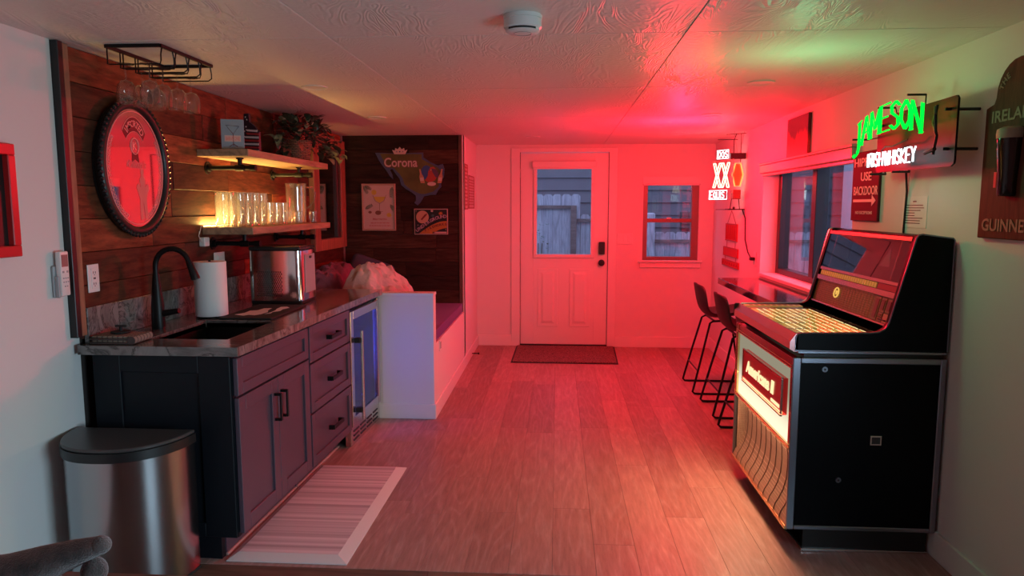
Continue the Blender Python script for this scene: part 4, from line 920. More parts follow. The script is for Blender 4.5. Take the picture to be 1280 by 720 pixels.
def heap(name, label, x0, x1, y0, y1, z0, zf, mat, sc, amp, seed):
    nx, ny = 80, 80; m = MB(); vs = []
    for j in range(ny):
        for i in range(nx):
            u = i/(nx-1); v = j/(ny-1); x = x0+(x1-x0)*u; y = y0+(y1-y0)*v
            env = (1-(2*u-1)**6)*(1-(2*v-1)**6)
            n = nz.fractal(V3((x*sc*0.6+seed, y*sc*1.3, seed)), 1.0, 2.0, 3)
            rdg = 1-abs(nz.noise(V3((x*sc*1.2+seed*2, y*sc*0.8, 1.7))))*2
            n3 = nz.noise(V3((x*38+seed, y*60, seed)))*0.012 + nz.noise(V3((x*20-y*14, y*16+x*10, seed+4)))*0.016
            z = z0+max(0.0, (zf(u, v)-z0))*env + (amp*(n+0.6*rdg-0.3) + n3)*env
            vs.append((x+amp*0.4*n, y, max(z, z0)))
    fs = [(j*nx+i, j*nx+i+1, (j+1)*nx+i+1, (j+1)*nx+i) for j in range(ny-1) for i in range(nx-1)]
    m.add(vs, fs, True); return solo(name, m, mat, label, 'blanket', ((x0+x1)/2, (y0+y1)/2, z0))
M_fur1 = flat('pink_fur', (0.60, 0.46, 0.44), 0.85, bump=0.9, bscale=60, vary=0.25); M_fur2 = flat('mauve_fur', (0.20, 0.11, 0.17), 0.9, bump=0.9, bscale=60, vary=0.35)
M_blu = flat('slate_fabric', (0.06, 0.07, 0.11), 0.8, bump=0.4, bscale=60)
heap('fur_throw', 'pale pink fur throw heaped on the alcove bench', -1.63, -1.02, 4.93, 5.62, 0.607, lambda u, v: 0.975 - 0.30*max(0, u-0.40)**1.3*2.0 + 0.06*math.sin(v*3), M_fur1, 10, 0.042, 3.1)
heap('mauve_blanket', 'dark mauve blanket bunched against the plank wall beside the pink throw', -1.935, -1.69, 4.95, 6.12, 0.607, lambda u, v: 0.98-0.05*u + 0.07*v, M_fur2, 11, 0.035, 8.3)
pm = MB(); pm.box(-0.20, 0.20, -0.055, 0.055, 0, 0.36, 0.05, 5)
pil = solo('slate_pillow', pm, M_blu, 'dark slate pillow peaking at the back of the blanket heap', 'pillow', (0, 0, 0)); pil.location = (-1.76, 6.20, 0.68); pil.rotation_euler = (-0.3, 0.35, 0.1)
# ------------------------------------------------------------------ alcove posters
YP = YA-0.0165
def art(x, z): return V3((x, YP-0.010, z))
mp_ = thing('margarita_poster', 'framed margarita cocktail poster on the dark planks', 'poster', (-1.626, YP, 1.26))
X0, X1, Zb, Zt = -1.782, -1.470, 1.262, 1.688
part(mp_, 'frame', MB().box(X0, X1, YP-0.016, YP, Zt-0.016, Zt, 0.002).box(X0, X1, YP-0.016, YP, Zb, Zb+0.016, 0.002).box(X0, X0+0.016, YP-0.016, YP, Zb+0.016, Zt-0.016, 0.002).box(X1-0.016, X1, YP-0.016, YP, Zb+0.016, Zt-0.016, 0.002), flat('pale_wood_frame', (0.42, 0.28, 0.20), 0.5))
part(mp_, 'print', MB().box(X0+0.016, X1-0.016, YP-0.008, YP-0.001, Zb+0.016, Zt-0.016), flat('poster_cream', (0.52, 0.42, 0.36), 0.6))
yl = YP-0.0088
M_gr = flat('print_green', (0.08, 0.11, 0.05), 0.6); M_ye = flat('print_yellow', (0.55, 0.42, 0.06), 0.6); M_br = flat('print_brown', (0.20, 0.08, 0.05), 0.6); M_pk = flat('print_rose', (0.45, 0.16, 0.16), 0.6)
def poly(par, name, pts, mat, y=yl, th=0.0007, label=None): return part(par, name, MB().prism([(a, y, b) for a, b in pts], (0, th, 0)), mat, label)
cx, cz = -1.618, 1.565
poly(mp_, 'cocktail_drink', [(cx-.055, cz+.005), (cx+.055, cz+.005), (cx+.035, cz-.03), (cx, cz-.05), (cx-.035, cz-.03)], M_ye)
part(mp_, 'cocktail_glass', MB().tube([(cx-.062, yl, cz+.02), (cx-.04, yl, cz-.033), (cx, yl, cz-.056), (cx+.04, yl, cz-.033), (cx+.062, yl, cz+.02)], 0.0014, 4).tube([(cx, yl, cz-.056), (cx, yl, cz-.125)], 0.0014, 4).tube([(cx-.03, yl, cz-.128), (cx+.03, yl, cz-.128)], 0.0014, 4), M_br)
poly(mp_, 'lime_slice', [(cx-.05+.024*math.cos(t*PI/6), cz+.045+.024*math.sin(t*PI/6)) for t in range(12)], M_ye)
def frond(par, bx0, bz0, ang, L, n=6):
    m = MB(); d = V3((math.cos(ang), 0, math.sin(ang)))
    for i in range(n):
        for s in (-1, 1):
            a = ang+s*(0.5+0.1*i); b0 = V3((bx0, yl, bz0))+d*(L*i/n); e0 = b0+V3((math.cos(a), 0, math.sin(a)))*L*0.42*(1-i/n*0.6)
            m.tube([b0, (b0+e0)/2, e0], [0.0008, 0.0026, 0.0006], 4)
    m.tube([V3((bx0, yl, bz0)), V3((bx0, yl, bz0))+d*L], 0.0012, 4); part(par, 'palm_frond', m, M_gr)
frond(mp_, X0+0.02, Zt-0.02, -1.1, 0.08); frond(mp_, X0+0.03, Zt-0.02, -0.5, 0.07); frond(mp_, X1-0.03, Zt-0.03, -1.7, 0.10); frond(mp_, X1-0.05, 1.50, -1.0, 0.08); frond(mp_, X0+0.03, 1.46, 0.5, 0.08)
poly(mp_, 'fruit', [(cx-.015+.028*math.cos(t*PI/6), 1.425+.02*math.sin(t*PI/6)) for t in range(12)], M_br)
poly(mp_, 'fruit', [(cx+.085+.022*math.cos(t*PI/6), 1.405+.02*math.sin(t*PI/6)) for t in range(12)], M_ye)
poly(mp_, 'fruit', [(cx-.09+.016*math.cos(t*PI/6), 1.43+.012*math.sin(t*PI/6)) for t in range(12)], M_br)
part(mp_, 'title', text_mb('Margarita', (cx, yl, 1.366), (1, 0, 0), (0, 0, 1), 0.13, 0.024, 0.0004, 0.02), M_pk, 'rose coloured title')
m = MB()
for zz, ww in ((1.333, 0.085), (1.308, 0.10)):
    xx = cx-ww
    while xx < cx+ww: L = random.uniform(0.01, 0.03); m.box(xx, min(xx+L, cx+ww), yl, yl+0.0006, zz-0.004, zz+0.004); xx += L+0.006
part(mp_, 'fine_print', m, M_pk, 'two lines of tiny unreadable print')

cs = thing('beer_sign', 'cut-out tin beer sign of a map with a parrot and bottles', 'sign', (-1.30, YP, 1.50))
SC = 6.4/880
def P(px, py): return (-1.276+(px-522)*SC*1.01, 1.500+(256-py)*SC*1.0)
outl = [P(*p) for p in ((471,192),(476,202),(480,208),(484,213),(489,221),(493,225),(492,219),(489,213),(492,212),(497,219),(501,224),(503,232),(509,237),(516,241),(521,245),(521,251),(519,254),(523,257),(527,253),(531,246),(540,244),(546,244),(549,238),(553,234),(552,228),(556,222),(557,212),(555,206),(549,208),(540,204),(531,198),(531,192),(500,193))]
poly(cs, 'map_backing', outl, flat('sign_blue', (0.05, 0.08, 0.17), 0.4), YP-0.006, 0.006, 'blue edge of the map')
inn = [P(*p) for p in ((477,193),(482,203),(487,210),(494,211),(501,218),(505,224),(507,231),(513,236),(520,240),(527,243),(533,243),(543,240),(550,234),(550,227),(553,215),(548,210),(540,206),(529,200),(529,194))]
poly(cs, 'map_face', inn, flat('sign_green', (0.09, 0.085, 0.02), 0.45, vary=0.4), YP-0.0075, 0.002, 'olive green face of the map')
pc_ = P(503, 204)
part(cs, 'lettering', text_mb('Corona', (pc_[0], YP-0.0095, pc_[1]), (1, 0, 0), (0, 0, 1), 0.315, 0.095, 0.0008, 0.06), flat('sign_shadow', (0.16, 0.06, 0.05), 0.5), 'dark outline of the brand lettering')
part(cs, 'lettering', text_mb('Corona', (pc_[0], YP-0.0115, pc_[1]), (1, 0, 0), (0, 0, 1), 0.302, 0.082, 0.0008, 0.012), flat('sign_cream', (0.55, 0.42, 0.38), 0.4), 'cream brand lettering')
ccx, ccz = P(502, 191)
m = MB().prism([(ccx+a, YP-0.011, ccz+b) for a, b in ((-.05,-.022),(.05,-.022),(.07,.018),(.045,.010),(.04,.034),(.018,.022),(0,.044),(-.018,.022),(-.04,.034),(-.045,.010),(-.07,.018))], (0, .002, 0))
cr = part(cs, 'crown', m, MATS['sign_cream'], 'cream crown above the lettering')
part(cr, 'crown_gem', MB().sphere((ccx, YP-0.012, ccz+0.0), 0.007, sub=1).sphere((ccx-.028, YP-0.012, ccz), 0.005, sub=1).sphere((ccx+.028, YP-0.012, ccz), 0.005, sub=1), flat('gem_blue', (0.04, 0.05, 0.2), 0.3))
bxc, bzc = P(541, 222)
poly(cs, 'water_patch', [(bxc-.045+.05*math.cos(t*PI/6), bzc+.04+.065*math.sin(t*PI/6)) for t in range(12)], flat('water_blue', (0.03, 0.07, 0.25), 0.4), YP-0.0085, 0.001)
poly(cs, 'parrot_body', [(bxc+a, bzc+b) for a, b in ((-.06,-.03),(-.035,.01),(-.03,.05),(-.01,.085),(.02,.09),(.04,.07),(.055,.04),(.05,.0),(.03,-.03),(0,-.045),(-.03,-.05))], flat('parrot_red', (0.35, 0.04, 0.03), 0.45), YP-0.0105, 0.002, 'red parrot')
poly(cs, 'parrot_wing', [(bxc+a, bzc+b) for a, b in ((.0,.075),(.04,.07),(.065,.035),(.06,-.01),(.035,.0),(.01,.04))], flat('parrot_wing', (0.10, 0.04, 0.10), 0.45), YP-0.0118, 0.0013)
part(cs, 'parrot_eye', MB().sphere((bxc-.005, YP-0.0115, bzc+.062), 0.007, sub=1), MATS['sign_cream'])
M_bt = flat('bottle_amber', (0.45, 0.22, 0.12), 0.3)
for s in (-1, 1):
    x_ = bxc+s*0.078-(.01 if s < 0 else .0)
    b_ = poly(cs, 'beer_bottle', [(x_+a*(1 if s < 0 else -1)+s*0.02*(b/.1), bzc-0.02+b) for a, b in ((-.018,-.035),(.018,-.035),(.02,.02),(.008,.05),(.007,.09),(-.007,.09),(-.008,.05),(-.02,.02))], M_bt, YP-0.0125, 0.002, 'amber beer bottle')
    part(b_, 'bottle_label', MB().box(x_-.016, x_+.016, YP-0.0135, YP-0.0126, bzc-.035, bzc-.005), MATS['sign_cream'])
poly(cs, 'lime_dish', [(bxc+.0+.04*math.cos(t*PI/6), bzc-.062+.018*math.sin(t*PI/6)) for t in range(12)], MATS['sign_cream'], YP-0.0105, 0.001)

fw = thing('fireworks_sign', 'small fireworks advertisement plate with a moon and orange banner', 'sign', (-1.145, YP, 1.345))
X0, X1, Zb, Zt = -1.302, -0.992, 1.228, 1.462
part(fw, 'border', MB().box(X0, X1, YP-0.010, YP, Zb, Zt, 0.002), flat('plate_edge', (0.42, 0.32, 0.28), 0.4))
part(fw, 'plate', MB().box(X0+.008, X1-.008, YP-0.0112, YP-0.010, Zb+.008, Zt-.008), flat('plate_black', (0.012, 0.012, 0.018), 0.35))
ym = YP-0.0120
M_cr = MATS['sign_cream']; M_or = flat('banner_orange', (0.42, 0.16, 0.03), 0.4)
poly(fw, 'moon', [(X0+.078+.058*math.cos(t*PI/10), Zt-.075+.058*math.sin(t*PI/10)) for t in range(20)], flat('moon_buff', (0.50, 0.30, 0.20), 0.4), ym, 0.0008)
poly(fw, 'rocket', [(X0+.062, Zt-.095), (X0+.072, Zt-.105), (X0+.115, Zt-.06), (X0+.122, Zt-.042), (X0+.10, Zt-.05)], M_mdk, ym-.001, 0.0008)
arc_o = [(X0+.045+.25*t, Zb+.010+0.112*math.sin(min(1, t*1.02)*PI/2)) for t in [i/12 for i in range(13)]]
arc_i = [(X1-.010-.13*t, Zb+.058-0.050*t*t) for t in [i/8 for i in range(9)]]
poly(fw, 'banner', arc_o+[(X1-.010, Zb+.122)]+arc_i, M_or, ym, 0.0008)
def arctext(s, pts, hgt, y, bold):
    m = MB(); n = len(s)
    for i, ch in enumerate(s):
        t_ = i/(n-1)*(len(pts)-1); k = min(int(t_), len(pts)-2); f_ = t_-k
        a = V3((pts[k][0], y, pts[k][1])); b = V3((pts[k+1][0], y, pts[k+1][1])); c = a.lerp(b, f_); xd = (b-a).normalized(); ud = V3((1,0,0)).cross(V3((0,1,0))); ud = V3((-xd.z, 0, xd.x))
        if ch != ' ': q = text_mb(ch, c, xd, ud, None, hgt, 0.0004, bold); m.add(q.v, q.f)
    return m
path = [(X0+.030+.255*t, Zb+.040+0.125*math.sin(t*PI/2)) for t in [i/12 for i in range(13)]]
part(fw, 'lettering', arctext('UNDERGROUND', path, 0.030, ym-.001, 0.03), flat('letter_lilac', (0.42, 0.28, 0.36), 0.4), 'pale lilac arched lettering')
path = [(X0+.105+.185*t, Zb+.040+0.055*math.sin(t*PI/2)) for t in [i/12 for i in range(13)]]
part(fw, 'lettering', arctext('FIREWORKS', path, 0.024, ym-.001, 0.04), M_mdk, 'dark word FIREWORKS on the orange banner')
for (sx_, sz_, mt, r_) in ((X1-.065, Zt-.042, M_or, .024), (X0+.165, Zt-.020, M_cr, .016), (X0+.172, Zt-.062, flat('burst_teal', (0.04, 0.12, 0.13), 0.4), .02)):
    poly(fw, 'starburst', [(sx_+r_*(1 if t % 2 else .5)*math.cos(t*PI/8), sz_+(min(r_, Zt-.009-sz_) if False else r_*.8)*(1 if t % 2 else .5)*math.sin(t*PI/8)) for t in range(16)], mt, ym, 0.0006)
part(fw, 'address_strip', MB().box(X1-.14, X1-.012, ym, ym+.0008, Zb+.012, Zb+.026), M_cr)
for (a, b) in ((X0+.02, Zt-.02), (X1-.02, Zb+.045), (X0+.035, Zb+.085)): part(fw, 'screw', MB().sphere((a, YP-.012, b), 0.004, sub=1), M_cr)

# two small framed notices on the bench-side wall (facing the room)
XB = -0.85
def notice(name, label, y0, y1, z0, z1, dense):
    o = thing(name, label, 'sign', (XB, (y0+y1)/2, z0)); M_nr = flat('notice_red', (0.30, 0.04, 0.04), 0.5)
    part(o, 'backing', MB().box(XB, XB+0.006, y0, y1, z0, z1, 0.001), flat('notice_back', (0.55, 0.42, 0.40), 0.5))
    part(o, 'border', MB().box(XB+.006, XB+.009, y0, y0+.014, z0, z1).box(XB+.006, XB+.009, y1-.014, y1, z0, z1).box(XB+.006, XB+.009, y0+.014, y1-.014, z0, z0+.012).box(XB+.006, XB+.009, y0+.014, y1-.014, z1-.012, z1), M_nr)
    m = MB(); z = z0+.035
    while z < z1-.035:
        y = y0+.035
        while y < y1-.035: L = random.uniform(.02, .06); m.box(XB+.006, XB+.0068, y, min(y+L, y1-.03), z, z+dense*.5); y += L+.018
        z += dense
    part(o, 'print', m, M_nr, 'rows of dark red unreadable print'); return o
notice('wall_notice', 'taller red-printed notice on the white wall beside the alcove', 6.43, 6.66, 1.455, 1.870, 0.034)
notice('wall_notice', 'shorter red-printed notice nearer the door on the white wall', 6.73, 7.16, 1.462, 1.780, 0.026)
o = thing('wall_outlet', 'small pale outlet low on the bench front by the half wall', 'outlet', (XB, 5.03, 0.45))
part(o, 'plate', MB().box(XB+.0005, XB+.006, 4.985, 5.065, 0.435, 0.515, 0.002), M_white); part(o, 'socket_face', MB().box(XB+.006, XB+.008, 5.005, 5.045, 0.45, 0.50), M_grey)
o = thing('door_stop', 'small dark spring door stop at the bench-side baseboard', 'door stop', (-0.836, 6.83, 0.03))
part(o, 'rod', MB().tube([(-0.835, 6.83, 0.035), (-0.775, 6.83, 0.035)], 0.005, 8), M_blackm); part(o, 'tip', MB().cyl((-0.775, 6.83, 0.035), 0.010, 0.012, 'X', 12), M_rubber)
# switch plate
o = thing('light_switch', 'three-gang switch plate on the far wall between door and window', 'switch', (0.705, YF, 1.147))
part(o, 'plate', MB().box(0.623, 0.787, YF-.006, YF-.0002, 1.090, 1.205, 0.002), M_white)
for i in range(3): part(o, 'rocker', MB().box(0.643+i*0.046, 0.675+i*0.046, YF-.010, YF-.006, 1.115, 1.18, 0.002), M_white)

# ================================================================== BAR, STOOLS
M_bar = flat('dark_lacquered_bar', (0.022, 0.012, 0.014), 0.12, coat=0.6)
bt = thing('window_bar', 'dark glossy bar ledge fixed below the right-hand window', 'bar top', (1.44, 4.85, 0.86))
part(bt, 'top', MB().box(1.275, XR-.001, 4.02, 5.66, 0.872, 0.92, 0.004), M_bar)
for yb in (4.35, 5.2): part(bt, 'bracket', MB().box(1.36, XR-.001, yb, yb+.03, 0.845, 0.8715, 0.002).prism([(XR-.001, yb, 0.845), (1.40, yb, 0.845), (XR-.001, yb, 0.66)], (0, .03, 0)), M_blackm)
def make_stool(loc, label):
    o = thing('bar_stool', label, 'stool', loc, 'bar stools at the window ledge')
    prof = [(0.50, 0.615), (0.485, 0.628), (0.40, 0.622), (0.30, 0.605), (0.22, 0.592), (0.155, 0.595), (0.105, 0.625), (0.078, 0.68), (0.060, 0.75), (0.045, 0.82), (0.030, 0.872)]
    hw = [0.17, 0.19, 0.205, 0.212, 0.212, 0.21, 0.207, 0.204, 0.198, 0.180, 0.135]
    nu = 13; vs = []
    for k, (px, pz) in enumerate(prof):
        for i in range(nu):
            u = -1+2*i/(nu-1); cup = abs(u)**2.6
            back = max(0, (k-5)/5)
            vs.append((px+cup*0.055*back - 0.0, u*hw[k], pz + cup*0.045*(1-back) + (0 if k < 9 else -0.015*cup)))
    fs = [(j*nu+i, j*nu+i+1, (j+1)*nu+i+1, (j+1)*nu+i) for j in range(len(prof)-1) for i in range(nu-1)]
    m = MB(); m.add(vs, fs, True)
    s_ = part(o, 'seat_shell', m, M_seatp, local=True)
    sm = s_.modifiers.new('s', 'SOLIDIFY'); sm.thickness = 0.014; sm.offset = 1
    sb = s_.modifiers.new('d', 'SUBSURF'); sb.levels = 1; sb.render_levels = 1
    for s in (-1, 1):
        y0 = s*0.155; y1 = s*0.215
        pts = [(0.27, y0*0.9, 0.583), (0.16, y0, 0.580), (0.135, y0*1.02, 0.565), (0.07, y1*0.9, 0.30), (0.012, y1, 0.06), (0.004, y1, 0.025), (0.02, y1, 0.010), (0.05, y1, 0.0085), (0.25, y1, 0.0085), (0.44, y1, 0.0085), (0.465, y1, 0.012), (0.478, y1, 0.03), (0.470, y1, 0.07), (0.42, y1*0.9, 0.32), (0.375, y0*1.02, 0.565), (0.355, y0, 0.580), (0.27, y0*0.9, 0.583)]
        part(o, 'sled_leg', MB().tube(pts, 0.0085, 8), M_blackm, local=True)
    part(o, 'footrest', MB().tube([(0.447, -0.208, 0.19), (0.447, 0.208, 0.19)], 0.0075, 8), M_blackm, local=True)
    part(o, 'crossbar', MB().tube([(0.042, -0.208, 0.19), (0.042, 0.208, 0.19)], 0.006, 8), M_blackm, 'thin rear crossbar', local=True)
    part(o, 'seat_frame', MB().tube([(0.17, -0.15, 0.582), (0.17, 0.15, 0.582)], 0.008, 8), M_blackm, local=True)
    part(o, 'seat_frame', MB().tube([(0.345, -0.15, 0.582), (0.345, 0.15, 0.582)], 0.008, 8), M_blackm, local=True)
    return o
s0 = make_stool((1.075, 5.745, 0), 'black shell bar stool farthest from the jukebox')
copy_tree(s0, (1.095, 5.10, 0), 'black shell bar stool in the middle of the row')
copy_tree(s0, (1.085, 4.46, 0), 'black shell bar stool nearest the jukebox, mostly hidden by it')

# ================================================================== RUGS
mt = thing('comfort_mat', 'pale ribbed cushioned mat in front of the dark cabinets', 'mat', (-1.1, 3.27, 0))
N = NT('ribbed_vinyl'); tc = N.n('ShaderNodeTexCoord'); sx = N.n('ShaderNodeSeparateXYZ'); N.l(tc, 'Object', sx, 'Vector')
nn = N.n('ShaderNodeTexNoise', noise_dimensions='1D', i_Scale=26.0, i_Detail=5.0); N.l(sx, 'Y', nn, 'W')
r = N.n('ShaderNodeValToRGB'); r.color_ramp.elements[0].position = .36; r.color_ramp.elements[0].color = (.44, .36, .41, 1); r.color_ramp.elements[1].position = .6; r.color_ramp.elements[1].color = (.74, .65, .70, 1)
N.l(nn, 'Fac', r, 'Fac'); N.l(r, 'Color', N.b, 'Base Color'); N.b.inputs['Roughness'].default_value = .55
bp = N.n('ShaderNodeBump', i_Strength=.4, i_Distance=.003); N.l(nn, 'Fac', bp, 'Height'); N.l(bp, 'Normal', N.b, 'Normal'); M_mat = N.m
q = [(-1.375, 2.722), (-.862, 2.722), (-.845, 3.818), (-1.345, 3.818)]; e_ = .052
q2 = [(-1.375+e_*.6, 2.722+e_), (-.862-e_, 2.722+e_), (-.845-e_, 3.818-e_*.6), (-1.345+e_*.6, 3.818-e_*.6)]
m = MB(); m.add([(a, b, .019) for a, b in q2], [(0, 1, 2, 3)]); part(mt, 'ribbed_top', m, M_mat)
m = MB(); m.add([(a, b, .0008) for a, b in q]+[(a, b, .005) for a, b in q]+[(a, b, .019) for a, b in q2], [(0,1,5,4),(1,2,6,5),(2,3,7,6),(3,0,4,7),(4,5,9,8),(5,6,10,9),(6,7,11,10),(7,4,8,11),(3,2,1,0)])
part(mt, 'bevelled_border', m, flat('mat_border', (.68, .65, .66), .5, bump=.2, bscale=120))
dm = thing('door_mat', 'dark red coarse door mat at the far door', 'mat', (.08, 7.0, 0))
q = [(-.435, 6.585), (.585, 6.575), (.612, 7.405), (-.425, 7.405)]
part(dm, 'rubber_backing', MB().prism([(a, b, .0005) for a, b in q], (0, 0, .005)), M_rubber)
N = NT('coarse_pile'); tc = N.n('ShaderNodeTexCoord'); nn = N.n('ShaderNodeTexNoise', i_Scale=110.0, i_Detail=5.0, i_Roughness=.8); N.l(tc, 'Object', nn, 'Vector')
r = N.n('ShaderNodeValToRGB'); r.color_ramp.elements[0].position = .40; r.color_ramp.elements[0].color = (.03, .01, .01, 1); r.color_ramp.elements[1].position = .66; r.color_ramp.elements[1].color = (.42, .22, .20, 1)
N.l(nn, 'Fac', r, 'Fac'); N.l(r, 'Color', N.b, 'Base Color'); N.b.inputs['Roughness'].default_value = .95
bp = N.n('ShaderNodeBump', i_Strength=1.0, i_Distance=.006); N.l(nn, 'Fac', bp, 'Height'); N.l(bp, 'Normal', N.b, 'Normal')
q = [(-.418, 6.60), (.570, 6.59), (.596, 7.39), (-.410, 7.39)]
part(dm, 'pile', MB().prism([(a, b, .0056) for a, b in q], (0, 0, .008)), N.m)

# ================================================================== TRASH CAN
tcx, tcy = -1.700, 2.670
def dshape(rx, ry, n=28, yo=0.0): 
    p = [(tcx+rx*math.cos(PI+PI*i/n), tcy+yo+ry*math.sin(PI+PI*i/n)*1.0) for i in range(n+1)]
    return [(tcx-rx, tcy)] + p[1:-1] + [(tcx+rx, tcy)]
tn = thing('trash_can', 'half-round brushed steel trash can with a black lid', 'trash can', (tcx, tcy-.12, 0))
sup = lambda rx, ry, n=32: [(tcx+rx*(1 if math.cos(a) > 0 else -1)*abs(math.cos(a))**0.85, tcy+ry*math.sin(a)) for a in [PI+PI*i/n for i in range(n+1)]]
def dprism(rx, ry, z0, z1): 
    m = MB(); m.prism([(a, b, z0) for a, b in sup(rx, ry)], (0, 0, z1-z0), True); return m
part(tn, 'body', dprism(.242, .262, .012, .545), flat('brushed_can_steel', (.42, .42, .44), .20, 1.0))
part(tn, 'foot_ring', dprism(.244, .264, .001, .0125), M_rubber)
part(tn, 'rim', dprism(.250, .270, .536, .572), M_black)
lid = dprism(.247, .267, .5725, .587)
lo = part(tn, 'lid', lid, flat('lid_plastic', (.06, .055, .055), .33))
bv = lo.modifiers.new('b', 'BEVEL'); bv.width = .005; bv.segments = 2; bv.limit_method = 'ANGLE'

# ================================================================== plush in the lower left corner and the board it lies on
sb = thing('side_table', 'edge of a reddish-brown table top at the lower left corner', 'table', (-.95, .95, 0))
part(sb, 'table_top', MB().box(-1.6, -.45, .72, 1.235, .754, .778, .004), flat('table_brown', (.16, .07, .05), .4))
for a, b in ((-1.55, .76), (-.50, .76), (-1.55, 1.19), (-.50, 1.19)): part(sb, 'leg', MB().box(a-.02, a+.02, b-.02, b+.02, 0, .7535, .003), MATS['table_brown'])
N = NT('grey_plush'); tc = N.n('ShaderNodeTexCoord'); nn = N.n('ShaderNodeTexNoise', i_Scale=30.0, i_Detail=4.0); N.l(tc, 'Object', nn, 'Vector')
r = N.n('ShaderNodeValToRGB'); r.color_ramp.elements[0].position = .35; r.color_ramp.elements[0].color = (.035, .026, .024, 1); r.color_ramp.elements[1].position = .7; r.color_ramp.elements[1].color = (.15, .11, .10, 1)
N.l(nn, 'Fac', r, 'Fac'); N.l(r, 'Color', N.b, 'Base Color'); N.b.inputs['Roughness'].default_value = .95; N.b.inputs['Sheen Weight'].default_value = .5
n2 = N.n('ShaderNodeTexNoise', i_Scale=350.0, i_Detail=3.0); N.l(tc, 'Object', n2, 'Vector'); bp = N.n('ShaderNodeBump', i_Strength=.9, i_Distance=.004); N.l(n2, 'Fac', bp, 'Height'); N.l(bp, 'Normal', N.b, 'Normal'); M_pl = N.m
ph = thing('plush_toy', 'grey plush toy with its limb poking up at the lower left corner', 'plush toy', (-1.0, 1.12, .779))
m = MB().tube([(-1.14, 1.13, .810), (-1.06, 1.13, .815), (-.97, 1.13, .826), (-.90, 1.13, .850), (-.84, 1.13, .872), (-.80, 1.13, .886)], [.026, .032, .036, .031, .023, .016], 20)
m.sphere((-.797, 1.13, .887), .0165, 1.1, 1, 1, 3)
part(ph, 'arm', m, M_pl, 'long limb with a rounded tip')
part(ph, 'thumb', MB().sphere((-.812, 1.13, .838), .022, 1.0, 1, 1.15, 3), M_pl)
part(ph, 'body', MB().sphere((-.98, 1.10, .806), .0265, 5.0, 3.0, 1.0, 3), M_pl)

# ================================================================== JUKEBOX
JY0, JY1 = 2.945, 3.87
JX0, JX1 = .985, 1.597
jb = thing('jukebox', 'black vintage jukebox with a lit cream front and yellow title strips', 'jukebox', (1.29, 3.4, 0))
part(jb, 'kick_base', MB().box(1.066, 1.58, JY0+.03, JY1-.05, .001, .10, .002), M_black)
part(jb, 'kick_edge', MB().box(1.060, 1.585, JY0+.022, JY0+.0305, .002, .012, .001), M_chrome, 'thin chrome line at the foot')
# lower body: shell leaving a scooped front
part(jb, 'lower_cabinet', MB().box(1.06, JX1, JY0+.004, JY1-.004, .105, .855, .003).box(1.0, 1.06, JY0+.004, JY0+.018, .105, .855).box(1.0, 1.06, JY1-.018, JY1-.004, .105, .855), M_vinyl)
m = MB()
for (a, b, c, d) in ((JX0-.002, JX0+.030, .110, .856), (JX1-.022, JX1+.001, .110, .856)): m.box(a, b, JY0-.006, JY0+.006, c, d, .003)
m.box(JX0+.030, JX1-.022, JY0-.006, JY0+.006, .110, .128, .003).box(JX0+.030, JX1-.022, JY0-.006, JY0+.006, .832, .856, .003)
part(jb, 'side_edging', m, M_edge, 'dull blue-grey metal edging of the side panel')
sp = part(jb, 'side_panel', MB().box(JX0+.030, JX1-.022, JY0-.001, JY0+.005, .128, .832), M_vinyl)
part(sp, 'socket_frame', MB().box(1.311, 1.357, JY0-.006, JY0-.0005, .487, .528, .001), M_chrome); part(sp, 'socket_hole', MB().box(1.317, 1.351, JY0-.007, JY0-.0055, .493, .522), M_slot)
for (a, b) in ((1.112, .808), (1.190, .333)):
    k = part(sp, 'lock', MB().cyl((a, JY0-.006, b), .0115, .006, 'Y', 18), M_edge, 'round cylinder lock'); part(k, 'keyhole', MB().cyl((a, JY0-.0072, b), .0045, .002, 'Y', 10), M_slot)
part(jb, 'far_edging', MB().box(JX0-.002, JX0+.03, JY1-.006, JY1+.006, .110, .856, .003).box(JX0+.03, JX1, JY1-.006, JY1+.006, .11, .128), M_edge)
# front, facing -X
ya, yb = JY0+.008, JY1-.008
part(jb, 'front_frame', MB().box(JX0-.004, JX0+.03, yb-.045, yb, .47, .852, .002).box(JX0-.002, JX0+.03, ya, ya+.020, .47, .852, .002).box(JX0-.002, JX0+.03, ya+.02, yb-.045, .822, .852, .002), M_redpl, 'dark red front frame')
m = MB()
for z_, t_ in ((.8185, .004), (.806, .004), (.4755, .005), (.459, .006)): m.box(JX0-.007, JX0+.004, ya, yb-.01, z_, z_+t_, .001)
for y_ in (yb-.012, yb-.048): m.box(JX0-.007, JX0+.004, y_, y_+.008, .47, .85, .001)
part(jb, 'gold_moulding', m, flat('gold_trim', (.85, .62, .30), .25, 1.0), 'thin gold trim lines')
part(jb, 'red_band', MB().box(JX0-.002, JX0+.01, ya, yb, .4632, .4752).box(JX0-.001, JX0+.01, ya+.02, yb-.05, .8102, .8182), M_redpl)
def vgrad(name, z0, z1, c0, c1, s0, s1):
    N = NT(name); tc = N.n('ShaderNodeTexCoord'); sx = N.n('ShaderNodeSeparateXYZ'); N.l(tc, 'Object', sx, 'Vector')
    mr_ = N.n('ShaderNodeMapRange'); mr_.inputs[1].default_value = z0; mr_.inputs[2].default_value = z1; mr_.inputs[3].default_value = s0; mr_.inputs[4].default_value = s1; N.l(sx, 'Z', mr_, 0)
    mr_.interpolation_type = 'SMOOTHSTEP'
    e = N.n('ShaderNodeEmission', i_Color=rgb(c0)); N.l(mr_, 'Result', e, 'Strength'); N.l(e, 'Emission', N.out, 'Surface'); return N.m
